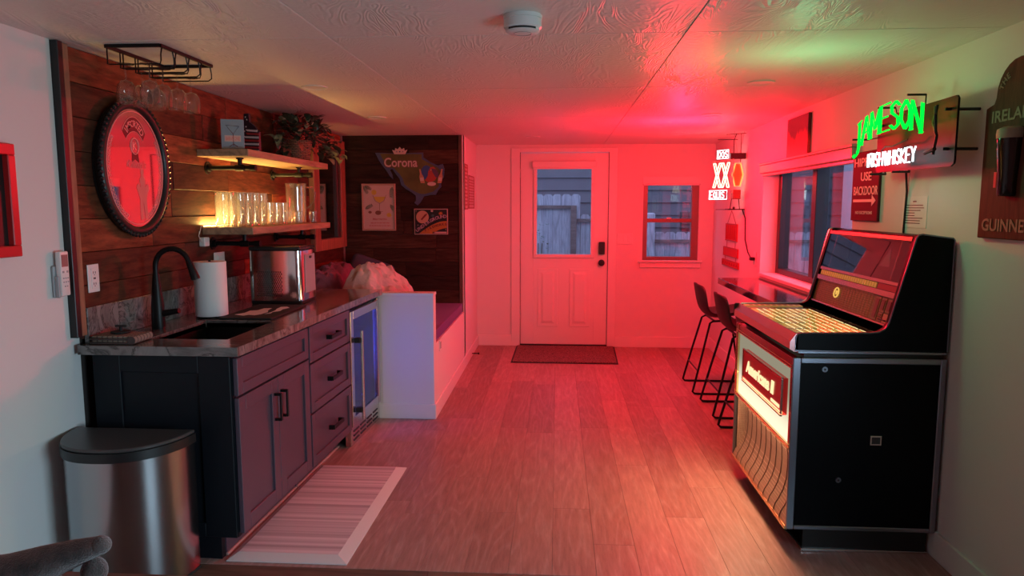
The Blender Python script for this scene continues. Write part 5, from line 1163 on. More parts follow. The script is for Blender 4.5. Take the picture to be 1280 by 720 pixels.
# back-lit panel: painted glow gradient, brightest low, stands in for an unbuilt lamp tube
M_lit = vgrad('backlit_cream_panel', .50, .70, (1.0, .88, .62), None, 1.15, .30)
lp = part(jb, 'lit_panel', MB().box(JX0+.004, JX0+.012, ya+.02, yb-.045, .478, .822), M_lit, 'back-lit cream panel')
NX = .962
np_ = part(jb, 'name_plate', MB().box(NX, JX0+.003, 3.005, 3.63, .590, .752, .003), flat('name_plate_red', (.42, .012, .014), .3, emit=(1, .02, .02), es=.12), 'red name plate')
part(np_, 'plate_rim', MB().box(NX-.005, NX+.004, 3.0, 3.635, .748, .757, .001).box(NX-.005, NX+.004, 3.0, 3.635, .586, .596, .001).box(NX-.005, NX+.004, 3.0, 3.008, .596, .748, .001).box(NX-.005, NX+.004, 3.627, 3.635, .596, .748, .001), flat('rim_rose', (.6, .35, .3), .2, 1.0))
M_let = emis('lit_lettering', (1.0, .72, .38), 1.3)
part(np_, 'lettering', text_mb('Americana II', (NX-.002, 3.34, .680), (0, -1, 0), (0, 0, 1), .46, .062, .0015, .03, shear=.15), M_let, 'glowing script reading Americana II')
m = MB()
for i in range(9): m.box(NX-.0028, NX, 3.030+i*.0135, 3.040+i*.0135, .615, .629)
part(np_, 'small_print', m, M_let, 'tiny glowing unreadable print')
part(np_, 'glow_line', MB().box(NX-.003, NX+.001, 3.01, 3.62, .600, .606), M_let)
# scooped speaker grille
sprof = [(1.018, .458), (1.030, .44), (1.040, .38), (1.043, .32), (1.040, .26), (1.028, .21), (1.010, .17), (.994, .145), (.985, .118)]
N = NT('grille_cloth'); tc = N.n('ShaderNodeTexCoord'); br = N.n('ShaderNodeTexBrick', i_Scale=60.0); br.offset = 0
br.inputs['Color1'].default_value = (.30, .17, .13, 1); br.inputs['Color2'].default_value = (.24, .12, .09, 1); br.inputs['Mortar'].default_value = (.62, .38, .30, 1); br.inputs['Mortar Size'].default_value = .025; br.inputs['Brick Width'].default_value = .42; br.inputs['Row Height'].default_value = .36
mp = N.n('ShaderNodeMapping'); mp.inputs['Rotation'].default_value = (PI/2, 0, PI/2); N.l(tc, 'Object', mp, 'Vector'); N.t.links.new(mp.outputs[0], br.inputs['Vector']); N.l(br, 'Color', N.b, 'Base Color'); N.b.inputs['Roughness'].default_value = .45; N.b.inputs['Metallic'].default_value = .3; M_gc = N.m
m = MB(); vs = []
for (a, b) in sprof: vs += [(a, ya+.01, b), (a, yb-.005, b)]
m.add(vs, [(2*i, 2*i+2, 2*i+3, 2*i+1) for i in range(len(sprof)-1)], True); sg_ = part(jb, 'speaker_grille', m, M_gc, 'scooped woven speaker grille')
for i in range(1, 11):
    y_ = ya+(yb-ya)*i/11
    part(sg_, 'rib', MB().tube([(a-.002, y_+.012*math.sin(k*.35), b) for k, (a, b) in enumerate(sprof)], .0022, 5), flat('rib_dark', (.12, .05, .04), .4))
part(jb, 'grille_cheek', MB().box(1.0, 1.058, JY1-.024, JY1-.0185, .106, .456), M_gc)
part(jb, 'bottom_moulding', MB().box(.978, .998, ya, yb, .104, .119, .002), flat('gold_trim', (.85, .62, .30), .25, 1.0))
part(jb, 'plinth_side', MB().prism([(.985, JY0+.004, .10), (1.066, JY0+.03, .012), (1.066, JY1-.05, .012), (.985, JY1-.004, .10)], (.004, 0, 0)), M_black)
# upper hood: stepped black profile
def hoodprof(y):
    pr = [(.989, .885), (.990, .940), (.996, .953), (1.010, .957), (1.290, .962), (1.322, .966), (1.346, .980), (1.360, 1.005), (1.447, 1.352), (1.455, 1.364), (1.470, 1.368), (1.590, 1.352), (1.597, 1.345), (1.597, .885)]
    return [(a, y, b) for a, b in pr]
part(jb, 'hood_side', MB().prism(hoodprof(JY0), (0, .028, 0)), M_vinyl, 'black stepped near side of the hood')
part(jb, 'hood_side', MB().prism(hoodprof(JY1-.028), (0, .028, 0)), M_vinyl, 'black stepped far side of the hood')
for y_ in (JY0, JY1): part(jb, 'hood_trim', MB().tube(hoodprof(y_), .0035, 6, True), M_edge, 'thin metal piping')
part(jb, 'hood_back', MB().box(1.56, 1.59, JY0+.028, JY1-.028, .886, 1.33).box(1.47, 1.56, JY0+.028, JY1-.028, 1.335, 1.36), M_vinyl)
part(jb, 'waist', MB().box(1.03, 1.585, JY0+.012, JY1-.012, .856, .885), M_black)
part(jb, 'waist_strip', MB().box(1.0, 1.595, JY0-.003, JY0+.012, .873, .884, .002), M_edge)
M_rose = flat('rose_metal_rail', (.72, .36, .36), .22, .8)
part(jb, 'front_rail', MB().prism([(.968, JY0+.0, .925), (.966, JY0+.0, .892), (.985, JY0+.0, .880), (1.0, JY0+.0, .880), (1.0, JY0+.0, .955), (.992, JY0+.0, .957)], (0, JY1-JY0, 0)), M_rose, 'rose metal front rail')
part(jb, 'rail_end', MB().box(.966, 1.0, JY1, JY1+.012, .888, .958, .006), M_black)
# title strip desk
yd0, yd1 = JY0+.030, JY1-.10
part(jb, 'selector_bed', MB().box(1.0, 1.36, JY0+.028, JY1-.028, .886, .9445), flat('desk_dark', (.05, .03, .02), .4))
N = NT('title_card'); oi = N.n('ShaderNodeObjectInfo'); r = N.n('ShaderNodeValToRGB'); r.color_ramp.elements[0].color = (.60, .36, .06, 1); r.color_ramp.elements[1].color = (.85, .60, .18, 1); N.l(oi, 'Random', r, 'Fac')
e = N.n('ShaderNodeEmission', i_Strength=.50); N.l(r, 'Color', e, 'Color'); dfs = N.n('ShaderNodeBsdfDiffuse'); N.l(r, 'Color', dfs, 'Color'); ad_ = N.n('ShaderNodeAddShader'); N.t.links.new(e.outputs[0], ad_.inputs[0]); N.t.links.new(dfs.outputs[0], ad_.inputs[1]); N.l(ad_, 'Shader', N.out, 'Surface'); M_card = N.m
M_cs = emis('card_edge_glow', (1.0, .82, .36), 2.2)
cols = 9; rows = 5
gaps = MB()
for rr_ in range(rows):                      # bands across the desk, nearest the room's near side first
    ya_ = yd0+.008+(yd1-yd0-.016)*rr_/rows; yb_ = yd0+.008+(yd1-yd0-.016)*(rr_+1)/rows-.022
    for c_ in range(cols):
        xa_ = 1.018+c_*.0335
        part(jb, 'title_card', MB().box(xa_, xa_+.0275, ya_, yb_, .9455, .9475, .0005), M_card, org=(xa_+.014, (ya_+yb_)/2, .946))
        gaps.box(xa_+.0285, xa_+.0325, ya_, yb_, .9452, .9480)
part(jb, 'card_divider', gaps, M_cs, kind='stuff')
part(jb, 'desk_glass', MB().box(1.004, 1.335, JY0+.029, yd1, .953, .9545), glassmat('desk_glass', (.97, .97, .97), 1.3, 0, .45))
part(jb, 'instruction_strip', MB().box(1.004, 1.30, yd1+.012, JY1-.030, .9446, .957, .002), flat('gold_strip', (.50, .34, .10), .3, .3, emit=(1, .7, .2), es=.12), 'gold instruction strip at the far end of the desk')
m = MB()
for i in range(9): m.box(1.03+i*.03, 1.047+i*.03, yd1+.03, JY1-.045, .957, .9578)
part(jb, 'instruction_print', m, flat('gold_print', (.20, .10, .03), .4))
# sloping display: local helper along the slope between (1.362,.985) and (1.450,1.355)
SA = V3((1.360, 0, .985)); SB_ = V3((1.449, 0, 1.352)); sd = (SB_-SA); SLn = sd.length; sd.normalize(); nrm = V3((-sd.z, 0, sd.x))
def slope(t0, t1, y0, y1, h0, h1, bev=0.0):
    """box lying on the sloping face: t along the slope, h out of it"""
    m = MB(); vs = []
    for h in (h0, h1):
        for (t, y) in ((t0, y0), (t1, y0), (t1, y1), (t0, y1)):
            q = SA+sd*t+nrm*h; vs.append((q.x, y, q.z))
    m.add(vs, [(0,3,2,1),(4,5,6,7),(0,1,5,4),(1,2,6,5),(2,3,7,6),(3,0,4,7)]); 
    c = sum((V3(v) for v in vs), V3((0,0,0)))/8
    # make winding outward
    out = []
    for f in m.f:
        a, b, cc = m.v[f[0]], m.v[f[1]], m.v[f[2]]; n = (b-a).cross(cc-b)
        out.append(f if n.dot((a+cc)/2-c) > 0 else tuple(reversed(f)))
    m.f = out; return m
y0_, y1_ = JY0+.029, JY1-.029
lowp = part(jb, 'lower_display', slope(0.0, .125, y0_, y1_, -.014, -.008), woodmat('brown_weave', [(.26, .11, .06), (.28, .12, .065)], 'Y', .35, 40, 3, .3, .5), 'brown woven display panel')
wv = MB()
for i in range(12): q = slope(.004+i*.010, .0052+i*.010, y0_+.20, y1_-.005, -.008, -.0072); wv.add(q.v, q.f)
for i in range(22): yy_ = y0_+.20+i*.031; q = slope(.002, .123, yy_, yy_+.0012, -.008, -.0070); wv.add(q.v, q.f)
part(lowp, 'panel_grid_line', wv, flat('grid_gold', (.45, .22, .11), .3, .5), kind='stuff')
part(lowp, 'emblem_ring', MB().tube([(lambda q: (q.x, 3.56+.026*math.cos(a*PI/10), q.z))(SA+sd*(.075+.024*math.sin(a*PI/10))+nrm*-.004) for a in range(20)], .0035, 6, True), emis('emblem_gold', (1.0, .55, .12), .9), 'round glowing gold emblem')
part(lowp, 'emblem_letter', (lambda q: text_mb('W', (q.x, 3.56, q.z), (0, -1, 0), tuple(sd), .026, .022, .001, .03))(SA+sd*.075+nrm*-.005), MATS['emblem_gold'])
part(lowp, 'panel_frame', (lambda a, b: (a.add(b.v, b.f), a)[1])(slope(0.0, .007, y0_, y1_, -.008, .002), slope(.119, .127, y0_, y1_, -.008, .002)), M_rose)
M_bp = flat('button_panel_rose', (.36, .14, .10), .35, .3); M_bd = flat('button_dark_red', (.25, .03, .03), .3)
for (a, b, c, d) in ((y0_+.004, y0_+.048, .055, .112), (y0_+.058, y0_+.102, .052, .112), (y0_+.112, y0_+.160, .012, .112)):
    k = part(lowp, 'button_panel', slope(c, d, a, b, -.008, -.002), M_bp); part(k, 'button_insert', slope(c+.008, d-.008, a+.008, b-.008, -.002, .0005), M_bd)
for t_ in (.012, .032):
    k = part(lowp, 'selector_button', slope(t_, t_+.015, y0_+.062, y0_+.100, -.008, -.001), M_bp); part(k, 'button_insert', slope(t_+.004, t_+.011, y0_+.070, y0_+.092, -.001, .0008), M_bd)
k = part(lowp, 'coin_slot', slope(.010, .048, y0_+.006, y0_+.050, -.008, -.001), flat('brass_plate', (.55, .36, .20), .3, .8), 'brass coin slot plate')
part(k, 'coin_lever', slope(.018, .024, y0_+.014, y0_+.070, -.001, .008), M_black)
mid = part(jb, 'middle_rail', slope(.127, .142, y0_, y1_, -.012, .003), M_rose, 'pink metal rail')
mid2 = part(jb, 'middle_rail', slope(.172, .186, y0_, y1_, -.012, .001), M_rose, 'pink metal rail')
tsb = part(jb, 'popular_strip', slope(.142, .172, y0_, y1_, -.014, -.008), flat('dark_strip_bed', (.06, .02, .02), .4))
M_yt = flat('amber_tab', (.50, .27, .07), .35, emit=(1, .5, .1), es=.15)
n_t = 26
for i in range(n_t):
    a = y0_+.20+(y1_-y0_-.21)*i/n_t; part(tsb, 'title_tab', slope(.145, .169, a, a+(y1_-y0_-.21)/n_t-.006, -.008, -.004), M_yt)
part(tsb, 'red_card', slope(.145, .170, y0_+.015, y0_+.185, -.008, -.004), flat('red_card', (.42, .03, .04), .4))
part(jb, 'display_glass', slope(.186, SLn-.012, y0_, y1_, -.003, -.001), glassmat('display_glass', (.80, .80, .80), 1.55, 0, 1.5), 'upper display glass')
part(jb, 'display_back', slope(.186, SLn-.012, y0_, y1_, -.10, -.095), flat('display_dark', (.05, .035, .04), .3), 'dark scene behind the glass')
part(jb, 'display_post', slope(.186, SLn-.012, y0_+.09, y0_+.10, -.09, -.006), M_rose)
part(jb, 'display_post', slope(.186, SLn-.012, y1_-.09, y1_-.08, -.09, -.006), M_rose)
m = MB(); c1 = SA+sd*.28+nrm*-.088
m.prism([(c1.x, 3.30, c1.z-.05), (c1.x, 3.42, c1.z-.05), (c1.x+.02, 3.33, c1.z+.055)], (-.004, 0, 0)); m.prism([(c1.x, 3.15, c1.z-.055), (c1.x, 3.27, c1.z-.055), (c1.x+.02, 3.21, c1.z+.02)], (-.004, 0, 0))
part(jb, 'mountain_scene', m, flat('snowy_peak', (.38, .36, .42), .6), 'pale mountain peaks in the display')
part(jb, 'display_crown', slope(SLn-.014, SLn+.002, y0_, y1_, -.02, .004), flat('crown_gold', (.60, .30, .18), .25, .7), 'bronze top rail of the display')

# ================================================================== RIGHT WALL SIGNS
WX = XR
# backdoor sign
hs = thing('backdoor_sign', 'dark red sign telling hippies to use the backdoor', 'sign', (WX, 3.81, 1.41))
part(hs, 'board', MB().box(WX-.014, WX-.0005, 3.652, 3.972, 1.405, 1.765, .002), flat('sign_maroon', (.13, .018, .028), .6, spec=.08))
M_sw = flat('sign_white', (.66, .58, .55), .5)
YD = (0, -1, 0)
def rtext(par, s, y, z, wd, hg, x=WX-.0155, mat=M_sw, bold=.01, lab=None, spacing=1.0): return part(par, 'lettering', text_mb(s, (x, y, z), YD, (0, 0, 1), wd, hg, .0008, bold, spacing=spacing), mat, lab)
rtext(hs, 'HIPPIES', 3.815, 1.710, .27, .045); rtext(hs, 'USE', 3.80, 1.635, .125, .045); rtext(hs, 'BACKDOOR', 3.80, 1.562, .285, .046); rtext(hs, 'NO EXCEPTIONS', 3.81, 1.448, .20, .016)
part(hs, 'arrow', MB().prism([(WX-.0148, 3.945, 1.503), (WX-.0148, 3.72, 1.503), (WX-.0148, 3.72, 1.482), (WX-.0148, 3.675, 1.510), (WX-.0148, 3.72, 1.538), (WX-.0148, 3.72, 1.517), (WX-.0148, 3.945, 1.517)], (-.0012, 0, 0)), M_sw, 'white arrow')
# paper note
nt = solo('paper_note', MB().box(WX-.0015, WX-.0002, 3.20, 3.42, 1.385, 1.525), M_paper, 'white typed paper note pinned to the wall beneath the green sign', 'note', (WX, 3.31, 1.385))
m = MB(); m.box(WX-.0022, WX-.0014, 3.295, 3.325, 1.499, 1.505)
random.seed(4)
for i in range(8):
    z_ = 1.483-i*.0115; y_ = 3.395; w_ = random.choice((.14, .16, .17, .09)); m.box(WX-.0022, WX-.0014, y_-w_, y_, z_, z_+.004)
part(nt, 'print', m, flat('note_ink', (.10, .08, .08), .6), 'lines of tiny unreadable print')
# Irish neon sign
nj = thing('whiskey_neon', 'green and white whiskey neon sign on a black board', 'neon sign', (WX, 3.15, 1.64))
NXp = 1.50
bd = [(3.475, 1.650), (3.465, 1.638), (2.835, 1.632), (2.815, 1.642), (2.812, 1.655), (2.812, 1.885), (2.822, 1.897), (2.84, 1.897), (3.46, 1.890), (3.472, 1.88)]
part(nj, 'backboard', MB().prism([(NXp, a, b) for a, b in bd], (.008, 0, 0)), flat('neon_board', (.007, .004, .005), .45, spec=.25), 'glossy black backboard')
for (y_, z_) in ((2.86, 1.85), (2.86, 1.70), (3.43, 1.85), (3.43, 1.68)): part(nj, 'standoff', MB().tube([(NXp-.02, y_, z_), (WX-.0005, y_, z_)], .006, 8), M_black)
for (y_, z_, x0_) in ((3.30, 1.915, 1.42), (3.06, 1.935, 1.43), (3.56, 1.80, 1.42), (3.40, 1.628, 1.44), (3.18, 1.628, 1.44)): part(nj, 'tube_support', MB().tube([(x0_, y_, z_), (x0_+.075, y_, z_)], .0045, 8).tube([(x0_+.075, y_, z_), (NXp+.004, min(y_, 3.46), min(max(z_, 1.65), 1.88))], .003, 6), M_black)
M_ng = emis('green_neon', (.0, 1.0, .045), 1.6); M_nw = emis('white_neon', (.80, .93, 1.0), 2.6)
TX = 1.425
# letters on an arch: double-stroked green tubing
JF = dict(FONT)
JF['J'] = [[(.95, 1), (.62, 1)], [(.78, 1), (.78, .0), (.62, -.22), (.3, -.26), (.1, -.12)]]
JF['M'] = [[(0, 0), (.0, 1), (.5, .25), (1, 1), (1, 0)]]; JF['N'] = [[(0, 0), (0, 1), (1, 0), (1, 1)]]; FONT.update(JF)
word = 'JAMESON'; W_ = .64; lw = .082; gp_ = (W_-7*lw)/6
for i, ch in enumerate(word):
    s_ = i*(lw+gp_); m = MB()
    for dx, dz in ((-.0080, 0), (.0080, 0.0)):
        for st in FONT[ch]:
            pts = []
            for a, b in st:
                xx = s_+a*lw+dx; arch = .062*(1-((xx-.34)/.34)**2)
                hgt = .115
                pts.append((TX, 3.56-xx, 1.735+arch+b*hgt+dz+.02*(xx/W_)))
            m.tube(pts, .0036, 7)
    if ch in 'AMN':   # serif feet
        for a in (0, 1): xx = s_+a*lw; arch = .062*(1-((xx-.34)/.34)**2); zz = 1.735+arch+.02*(xx/W_); m.tube([(TX, 3.56-xx+.014, zz), (TX, 3.56-xx-.014, zz)], .0036, 6)
    part(nj, 'neon_letter', m, M_ng, 'green neon letter '+ch)
part(nj, 'neon_word', stroke_mb('IRISH WHISKEY', (TX+.01, 3.415, 1.660), YD, (0, 0, 1), .034, .060, .0085, .0038), M_nw, 'white neon words IRISH WHISKEY')
part(nj, 'wiring', MB().tube([(1.47, 3.36, 1.73), (1.46, 3.3, 1.745), (1.455, 3.22, 1.74), (1.47, 3.12, 1.76)], .003, 6), M_black)
part(nj, 'wiring', MB().tube([(1.47, 2.90, 1.87), (1.45, 2.88, 1.80), (1.46, 2.87, 1.75), (1.455, 2.88, 1.68)], .006, 6), M_black)
part(nj, 'dark_tube_end', MB().tube([(1.45, 2.87, 1.86), (1.44, 2.85, 1.83), (1.45, 2.86, 1.76)], .006, 8).tube([(1.45, 2.93, 1.69), (1.45, 2.86, 1.70)], .008, 8), M_black, 'blacked-out tube ends')
part(nj, 'power_cord', MB().tube([(1.59, 3.37, 1.64), (WX-.006, 3.38, 1.55), (WX-.005, 3.39, 1.40), (WX-.006, 3.395, 1.2)], .005, 8), M_black)
part(nj, 'pull_chain', MB().tube([(1.56, 3.27, 1.64), (1.56, 3.275, 1.57)], .0012, 4), M_grey)
# pub sign with stout glass
gs = thing('pub_sign', 'arched dark wooden pub sign with a raised stout glass at right edge', 'sign', (WX, 2.61, 1.36))
m = MB(); yc, yh = 2.605, .178
pr = [(yc+yh, 1.362), (yc+yh, 1.838), (yc+yh-.045, 1.850), (yc+yh-.055, 1.87)] + [(yc+(yh-.055)*math.cos(a*PI/12), 1.875+.12*math.sin(a*PI/12)) for a in range(1, 12)] + [(yc-yh+.055, 1.87), (yc-yh+.045, 1.850), (yc-yh, 1.838), (yc-yh, 1.362)]
m.prism([(WX-.0005, a, b) for a, b in pr], (-.022, 0, 0))
go = part(gs, 'board', m, woodmat('pub_board', [(.10, .035, .022), (.11, .038, .025)], 'Z', .6, 14, 6, .3, .5, spec=.12))
gb = go.modifiers.new('b', 'BEVEL'); gb.width = .004; gb.segments = 2; gb.limit_method = 'ANGLE'
M_gt = flat('sign_tan', (.26, .16, .11), .6)
rtext(gs, 'GUINNESS', yc, 1.412, .30, .046, WX-.0235, M_gt, .02); rtext(gs, 'IRELAND', yc, 1.802, .27, .042, WX-.0235, M_gt, .02)
m = MB()
for i, ch in enumerate('THE'):
    a = math.radians(155-i*15); c = V3((WX-.0235, yc+.095*math.cos(math.radians(180)-a)*-1, 1.868+.085*math.sin(a))); c.y = yc-.100*math.cos(a)
    xd = V3((0, -math.sin(a)*1, math.cos(a)*-1*-1)); xd = V3((0, -math.sin(a), -math.cos(a))); ud = V3((0, -math.cos(a), math.sin(a)))
    q = text_mb(ch, c, xd, ud, None, .022, .0008, .01); m.add(q.v, q.f)
part(gs, 'lettering', m, M_gt)
gl_ = part(gs, 'stout_glass', MB().lathe([(0, 0), (.030, 0), (.034, .008), (.034, .06), (.043, .15), (.046, .20), (.046, .205)], (WX-.030, yc, 1.515), 22), flat('stout', (.012, .006, .005), .12))
part(gl_, 'beer_head', MB().lathe([(.0465, .20), (.048, .215), (.046, .232), (.030, .240), (0, .242)], (WX-.030, yc, 1.515), 22), flat('beer_foam', (.32, .26, .20), .6))
part(gl_, 'red_highlight_tag', MB().box(WX-.066, WX-.064, yc+.012, yc+.028, 1.545, 1.60, .001), flat('red_tag', (.7, .04, .03), .3), 'narrow red patch')
# high panel above window
hp = thing('wall_panel', 'narrow red and black streaked panel high above the window', 'panel', (WX, 4.86, 1.80))
N = NT('streaked_panel'); tc = N.n('ShaderNodeTexCoord'); sx = N.n('ShaderNodeSeparateXYZ'); N.l(tc, 'Object', sx, 'Vector')
mp = N.n('ShaderNodeMapping'); mp.inputs['Scale'].default_value = (1, 1, .25); N.l(tc, 'Object', mp, 'Vector'); nn = N.n('ShaderNodeTexNoise', i_Scale=14.0, i_Detail=5.0); N.t.links.new(mp.outputs[0], nn.inputs['Vector'])
a_ = N.n('ShaderNodeMath', operation='MULTIPLY_ADD'); a_.inputs[1].default_value = 4.4; a_.inputs[2].default_value = -.40; N.l(sx, 'Z', a_, 0)
b_ = N.n('ShaderNodeMath', operation='ADD'); N.l(a_, 'Value', b_, 0); N.l(nn, 'Fac', b_, 1)
r = N.n('ShaderNodeValToRGB'); r.color_ramp.elements[0].position = .55; r.color_ramp.elements[0].color = (.55, .05, .05, 1); r.color_ramp.elements[1].position = .85; r.color_ramp.elements[1].color = (.03, .01, .01, 1)
N.l(b_, 'Value', r, 'Fac'); N.l(r, 'Color', N.b, 'Base Color'); N.b.inputs['Roughness'].default_value = .35
part(hp, 'sheet', MB().box(WX-.022, WX-.001, 4.68, 5.09, 1.818, 2.075, .002), N.m)
# hanging red plaques
hk = thing('hanging_plaques', 'string of three small red plaques under the far neon sign', 'plaque', (WX-.01, 6.62, 1.40))
PX = WX-.012
M_pq = flat('plaque_red', (.52, .04, .05), .6, spec=.1); M_pf = flat('plaque_frame', (.30, .02, .03), .45)
for (y0_, y1_, z0_, z1_, nm) in ((6.42, 6.83, 1.165, 1.325, 'GAME'), (6.37, 6.90, 1.020, 1.105, ''), (6.33, 6.94, .925, .985, 'BEER')):
    p = part(hk, 'plaque', MB().box(PX, WX-.0008, y0_, y1_, z0_, z1_, .002), M_pq)
    part(p, 'plaque_border', MB().box(PX-.003, PX, y0_, y0_+.014, z0_, z1_).box(PX-.003, PX, y1_-.014, y1_, z0_, z1_).box(PX-.003, PX, y0_+.014, y1_-.014, z0_, z0_+.008).box(PX-.003, PX, y0_+.014, y1_-.014, z1_-.008, z1_), M_pf)
    if nm:
        m = MB()
        for i in range(7): yy_ = y0_+.05+i*(y1_-y0_-.1)/6; m.tube([(PX-.001, yy_-.015, z0_+.02), (PX-.001, yy_, z1_-.02), (PX-.001, yy_+.015, z0_+.02)], .003, 4)
        part(p, 'scrollwork', m, M_pf, 'dark red angular scrollwork')
part(hk, 'cord', MB().tube([(PX+.004, 6.47, 1.325), (PX, 6.62, 1.445), (PX+.004, 6.78, 1.325)], .0025, 5), M_pf)
for y_, z0_, z1_ in ((6.47, 1.105, 1.165), (6.78, 1.105, 1.165), (6.44, .985, 1.02), (6.83, .985, 1.02)): part(hk, 'cord', MB().tube([(PX+.004, y_, z0_), (PX+.004, y_, z1_)], .0025, 5), M_pf)

# far neon sign, hung near the corner
nd = thing('beer_neon', 'lit XX beer neon sign hanging in the far right corner', 'neon sign', (1.44, 6.25, 1.45))
XD = V3((.100, -.150, 0)).normalized(); C0 = V3((1.425, 6.32, 0))
def at_(u, z, off=0): n_ = XD.cross(V3((0,0,1))); return V3((C0.x, C0.y, 0))+XD*u+V3((0, 0, z))+n_*off
M_xx = emis('warm_white_neon', (1.0, .78, .50), 2.6); M_lw = emis('cool_white_neon', (.75, .95, 1.0), 2.4); M_nr_ = emis('red_neon', (1.0, .03, .03), 3.0); M_ny = emis('amber_neon', (1.0, .55, .15), 1.1)
for u0 in (-.095, .0):
    m = MB()
    for sgn in (1, -1):
        for d_ in (-.012, .012):
            ua, ub = (u0+.012, u0+.080) if sgn > 0 else (u0+.080, u0+.012)
            m.tube([at_(ua+d_, 1.648), at_((ua+ub)/2+d_, 1.752), at_(ub+d_, 1.856)], .0050, 7)
    m.tube([at_(u0+.0, 1.648), at_(u0+.024, 1.648)], .005, 6).tube([at_(u0+.068, 1.648), at_(u0+.092, 1.648)], .005, 6).tube([at_(u0, 1.856), at_(u0+.024, 1.856)], .005, 6).tube([at_(u0+.068, 1.856), at_(u0+.092, 1.856)], .005, 6)
    part(nd, 'neon_letter', m, M_xx, 'warm white neon letter X')
for (s_, u_, z_, lw_, lh_, nm) in (('DOS', -.045, 1.905, .030, .052, 'DOS'), ('EQUIS', -.125, 1.555, .029, .056, 'EQUIS')):
    k = part(nd, 'neon_word', stroke_mb(s_, tuple(at_(u_, z_)), XD, (0, 0, 1), lw_, lh_, .010, .0045), M_lw, 'cool white neon word '+nm)
    wd_ = len(s_)*(lw_+.010)
    part(k, 'glow_box', MB().tube([at_(u_-.012, z_-.010), at_(u_+wd_, z_-.010), at_(u_+wd_, z_+lh_+.010), at_(u_-.012, z_+lh_+.010)], .0035, 6, True), M_lw)
# backing grid, red tubes and amber lozenge to the right
part(nd, 'red_tube', MB().tube([at_(.115, 1.86), at_(.115, 1.65)], .004, 6).tube([at_(.13, 1.90), at_(.13, 1.60)], .004, 6).tube([at_(-.11, 1.87), at_(.12, 1.88)], .003, 6).tube([at_(-.11, 1.632), at_(.12, 1.632)], .003, 6), M_nr_)
def lozenge(y, x, z0, z1, r):
    zm = (z0+z1)/2; return [(x-.022, y, z1), (x+.022, y, z1), (x+.045, y, zm), (x+.022, y, z0), (x-.022, y, z0), (x-.045, y, zm)]
C1 = V3((1.54, 6.22, 0))
m = MB(); m.tube([V3(p) for p in lozenge(6.22, 1.54, 1.655, 1.85, 0)], .0065, 7, True); part(nd, 'amber_tube', m, M_ny, 'amber lozenge tube')
part(nd, 'lozenge_panel', MB().prism([(a, 6.235, c) for a, b, c in lozenge(6.22, 1.54, 1.66, 1.845, 0)], (0, .004, 0)), flat('lozenge_gold', (.50, .32, .10), .3))
part(nd, 'transformer', MB().box(1.50, 1.565, 6.19, 6.27, 1.545, 1.625, .004), flat('transformer_bronze', (.20, .11, .06), .4))
for m in (MB().box(1.46, 1.60, 6.18, 6.30, 1.452, 1.462, .002), MB().tube([(1.38, 6.30, 1.455), (1.60, 6.25, 1.455)], .003, 6), MB().tube([(1.455, 6.31, 2.10), (1.595, 6.2, 2.10)], .0035, 6), MB().tube([(1.39, 6.34, 2.06), (1.56, 6.34, 2.06)], .0035, 6), MB().tube([(1.50, 6.22, 1.90), (1.50, 6.22, 2.04), (1.52, 6.22, 2.10)], .0035, 6),
          MB().tube([(1.56, 6.22, 1.86), (1.56, 6.22, 2.10)], .0035, 6), MB().tube([(1.49, 6.24, 1.46), (1.50, 6.24, 1.55)], .004, 6), MB().tube([(1.57, 6.24, 1.46), (1.56, 6.24, 1.55)], .004, 6), MB().box(1.47, 1.60, 6.20, 6.24, 1.885, 1.935, .002)):
    part(nd, 'support_bar', m, M_black)
part(nd, 'suspension_chain', MB().tube([(1.50, 6.22, H-.001), (1.53, 6.22, 1.93)], .002, 5).tube([(1.585, 6.22, H-.001), (1.55, 6.22, 1.93)], .002, 5), M_steel)
part(nd, 'hot_tube', MB().sphere((1.515, 6.215, 1.47), .012, sub=1), M_black)
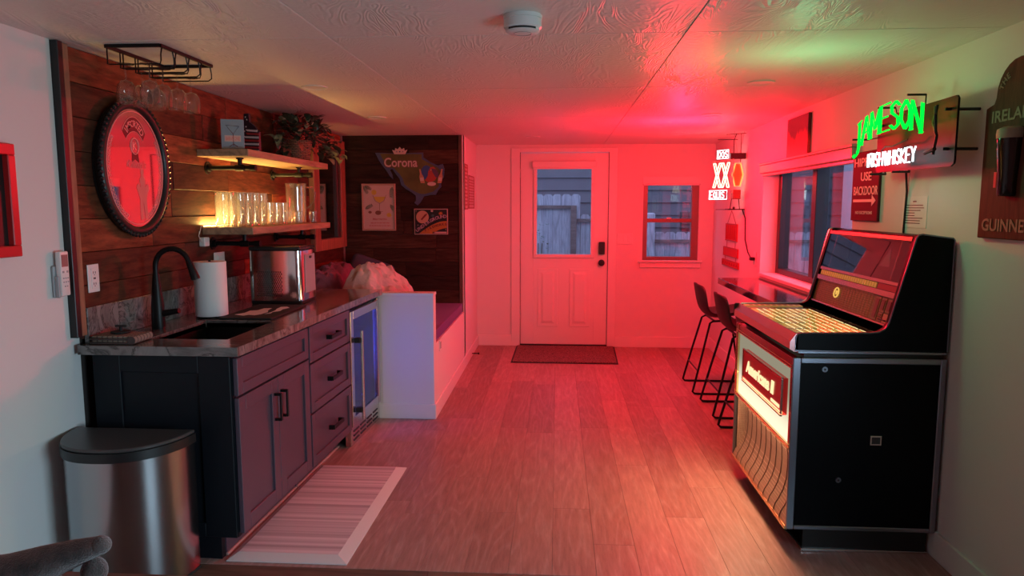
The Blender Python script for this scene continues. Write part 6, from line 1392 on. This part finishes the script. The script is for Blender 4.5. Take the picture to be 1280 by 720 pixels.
part(nd, 'power_cord', MB().tube([(1.59, 6.22, 1.455), (WX-.006, 6.17, 1.38), (WX-.006, 6.15, 1.20), (WX-.006, 6.05, 1.10), (WX-.012, 5.93, 1.055), (WX-.03, 5.86, 1.06)], .005, 8), M_black)
o = thing('wall_outlet', 'red-lit outlet with black plug at the far end of the bar', 'outlet', (WX, 5.84, 1.05))
part(o, 'plate', MB().box(WX-.006, WX-.0002, 5.80, 5.875, .995, 1.115, .002), M_white); part(o, 'plug', MB().box(WX-.045, WX-.006, 5.82, 5.86, 1.045, 1.072, .004), M_black)

# ================================================================== CEILING ITEMS
sm_ = thing('smoke_detector', 'round white smoke detector in the middle of the ceiling', 'smoke detector', (-.122, 2.47, H))
part(sm_, 'base_plate', MB().lathe([(.066, 0), (.066, -.012), (.064, -.013)], (-.122, 2.47, H-.0003), 32), M_white)
part(sm_, 'housing', MB().lathe([(.062, -.012), (.0645, -.014), (.0645, -.040), (.058, -.046), (.058, -.052), (.048, -.058), (0, -.058)], (-.122, 2.47, H), 32), M_white)
part(sm_, 'vent_slot', MB().lathe([(.0592, -.045), (.0592, -.0515)], (-.122, 2.47, H), 20, 'Z', PI*1.22, PI*1.78), M_slot)
m = MB(); m.tube([(-.122+.03*math.cos(a*PI/8), 2.47+.03*math.sin(a*PI/8), H-.0585) for a in range(16)], .0012, 4, True); part(sm_, 'test_button', m, M_grey)
def puck(loc, label):
    o = thing('recessed_light', label, 'ceiling light', loc, 'unlit recessed ceiling lights'); x, y, z = loc
    part(o, 'trim_ring', MB().lathe([(.070, 0), (.070, -.004), (.055, -.006), (.050, -.003)], (x, y, z-.0003), 28), M_trim); part(o, 'lens', MB().lathe([(.0505, -.003), (0, -.003)], (x, y, z-.0003), 28), M_white); return o
p0 = puck((-1.313, 3.824, H), 'unlit recessed light in the ceiling above the near shelf end')
for (a, b, lb) in ((-1.308, 5.127, 'unlit recessed light in the ceiling above the plant'), (1.05, 3.83, 'unlit recessed light in the ceiling nearest the green neon'), (1.07, 5.11, 'middle unlit recessed light of the right-hand ceiling row'), (1.09, 6.44, 'unlit recessed light in the ceiling closest to the far neon'), (-.231, 6.60, 'unlit recessed light in the ceiling in front of the door')): copy_tree(p0, (a, b, H), lb)
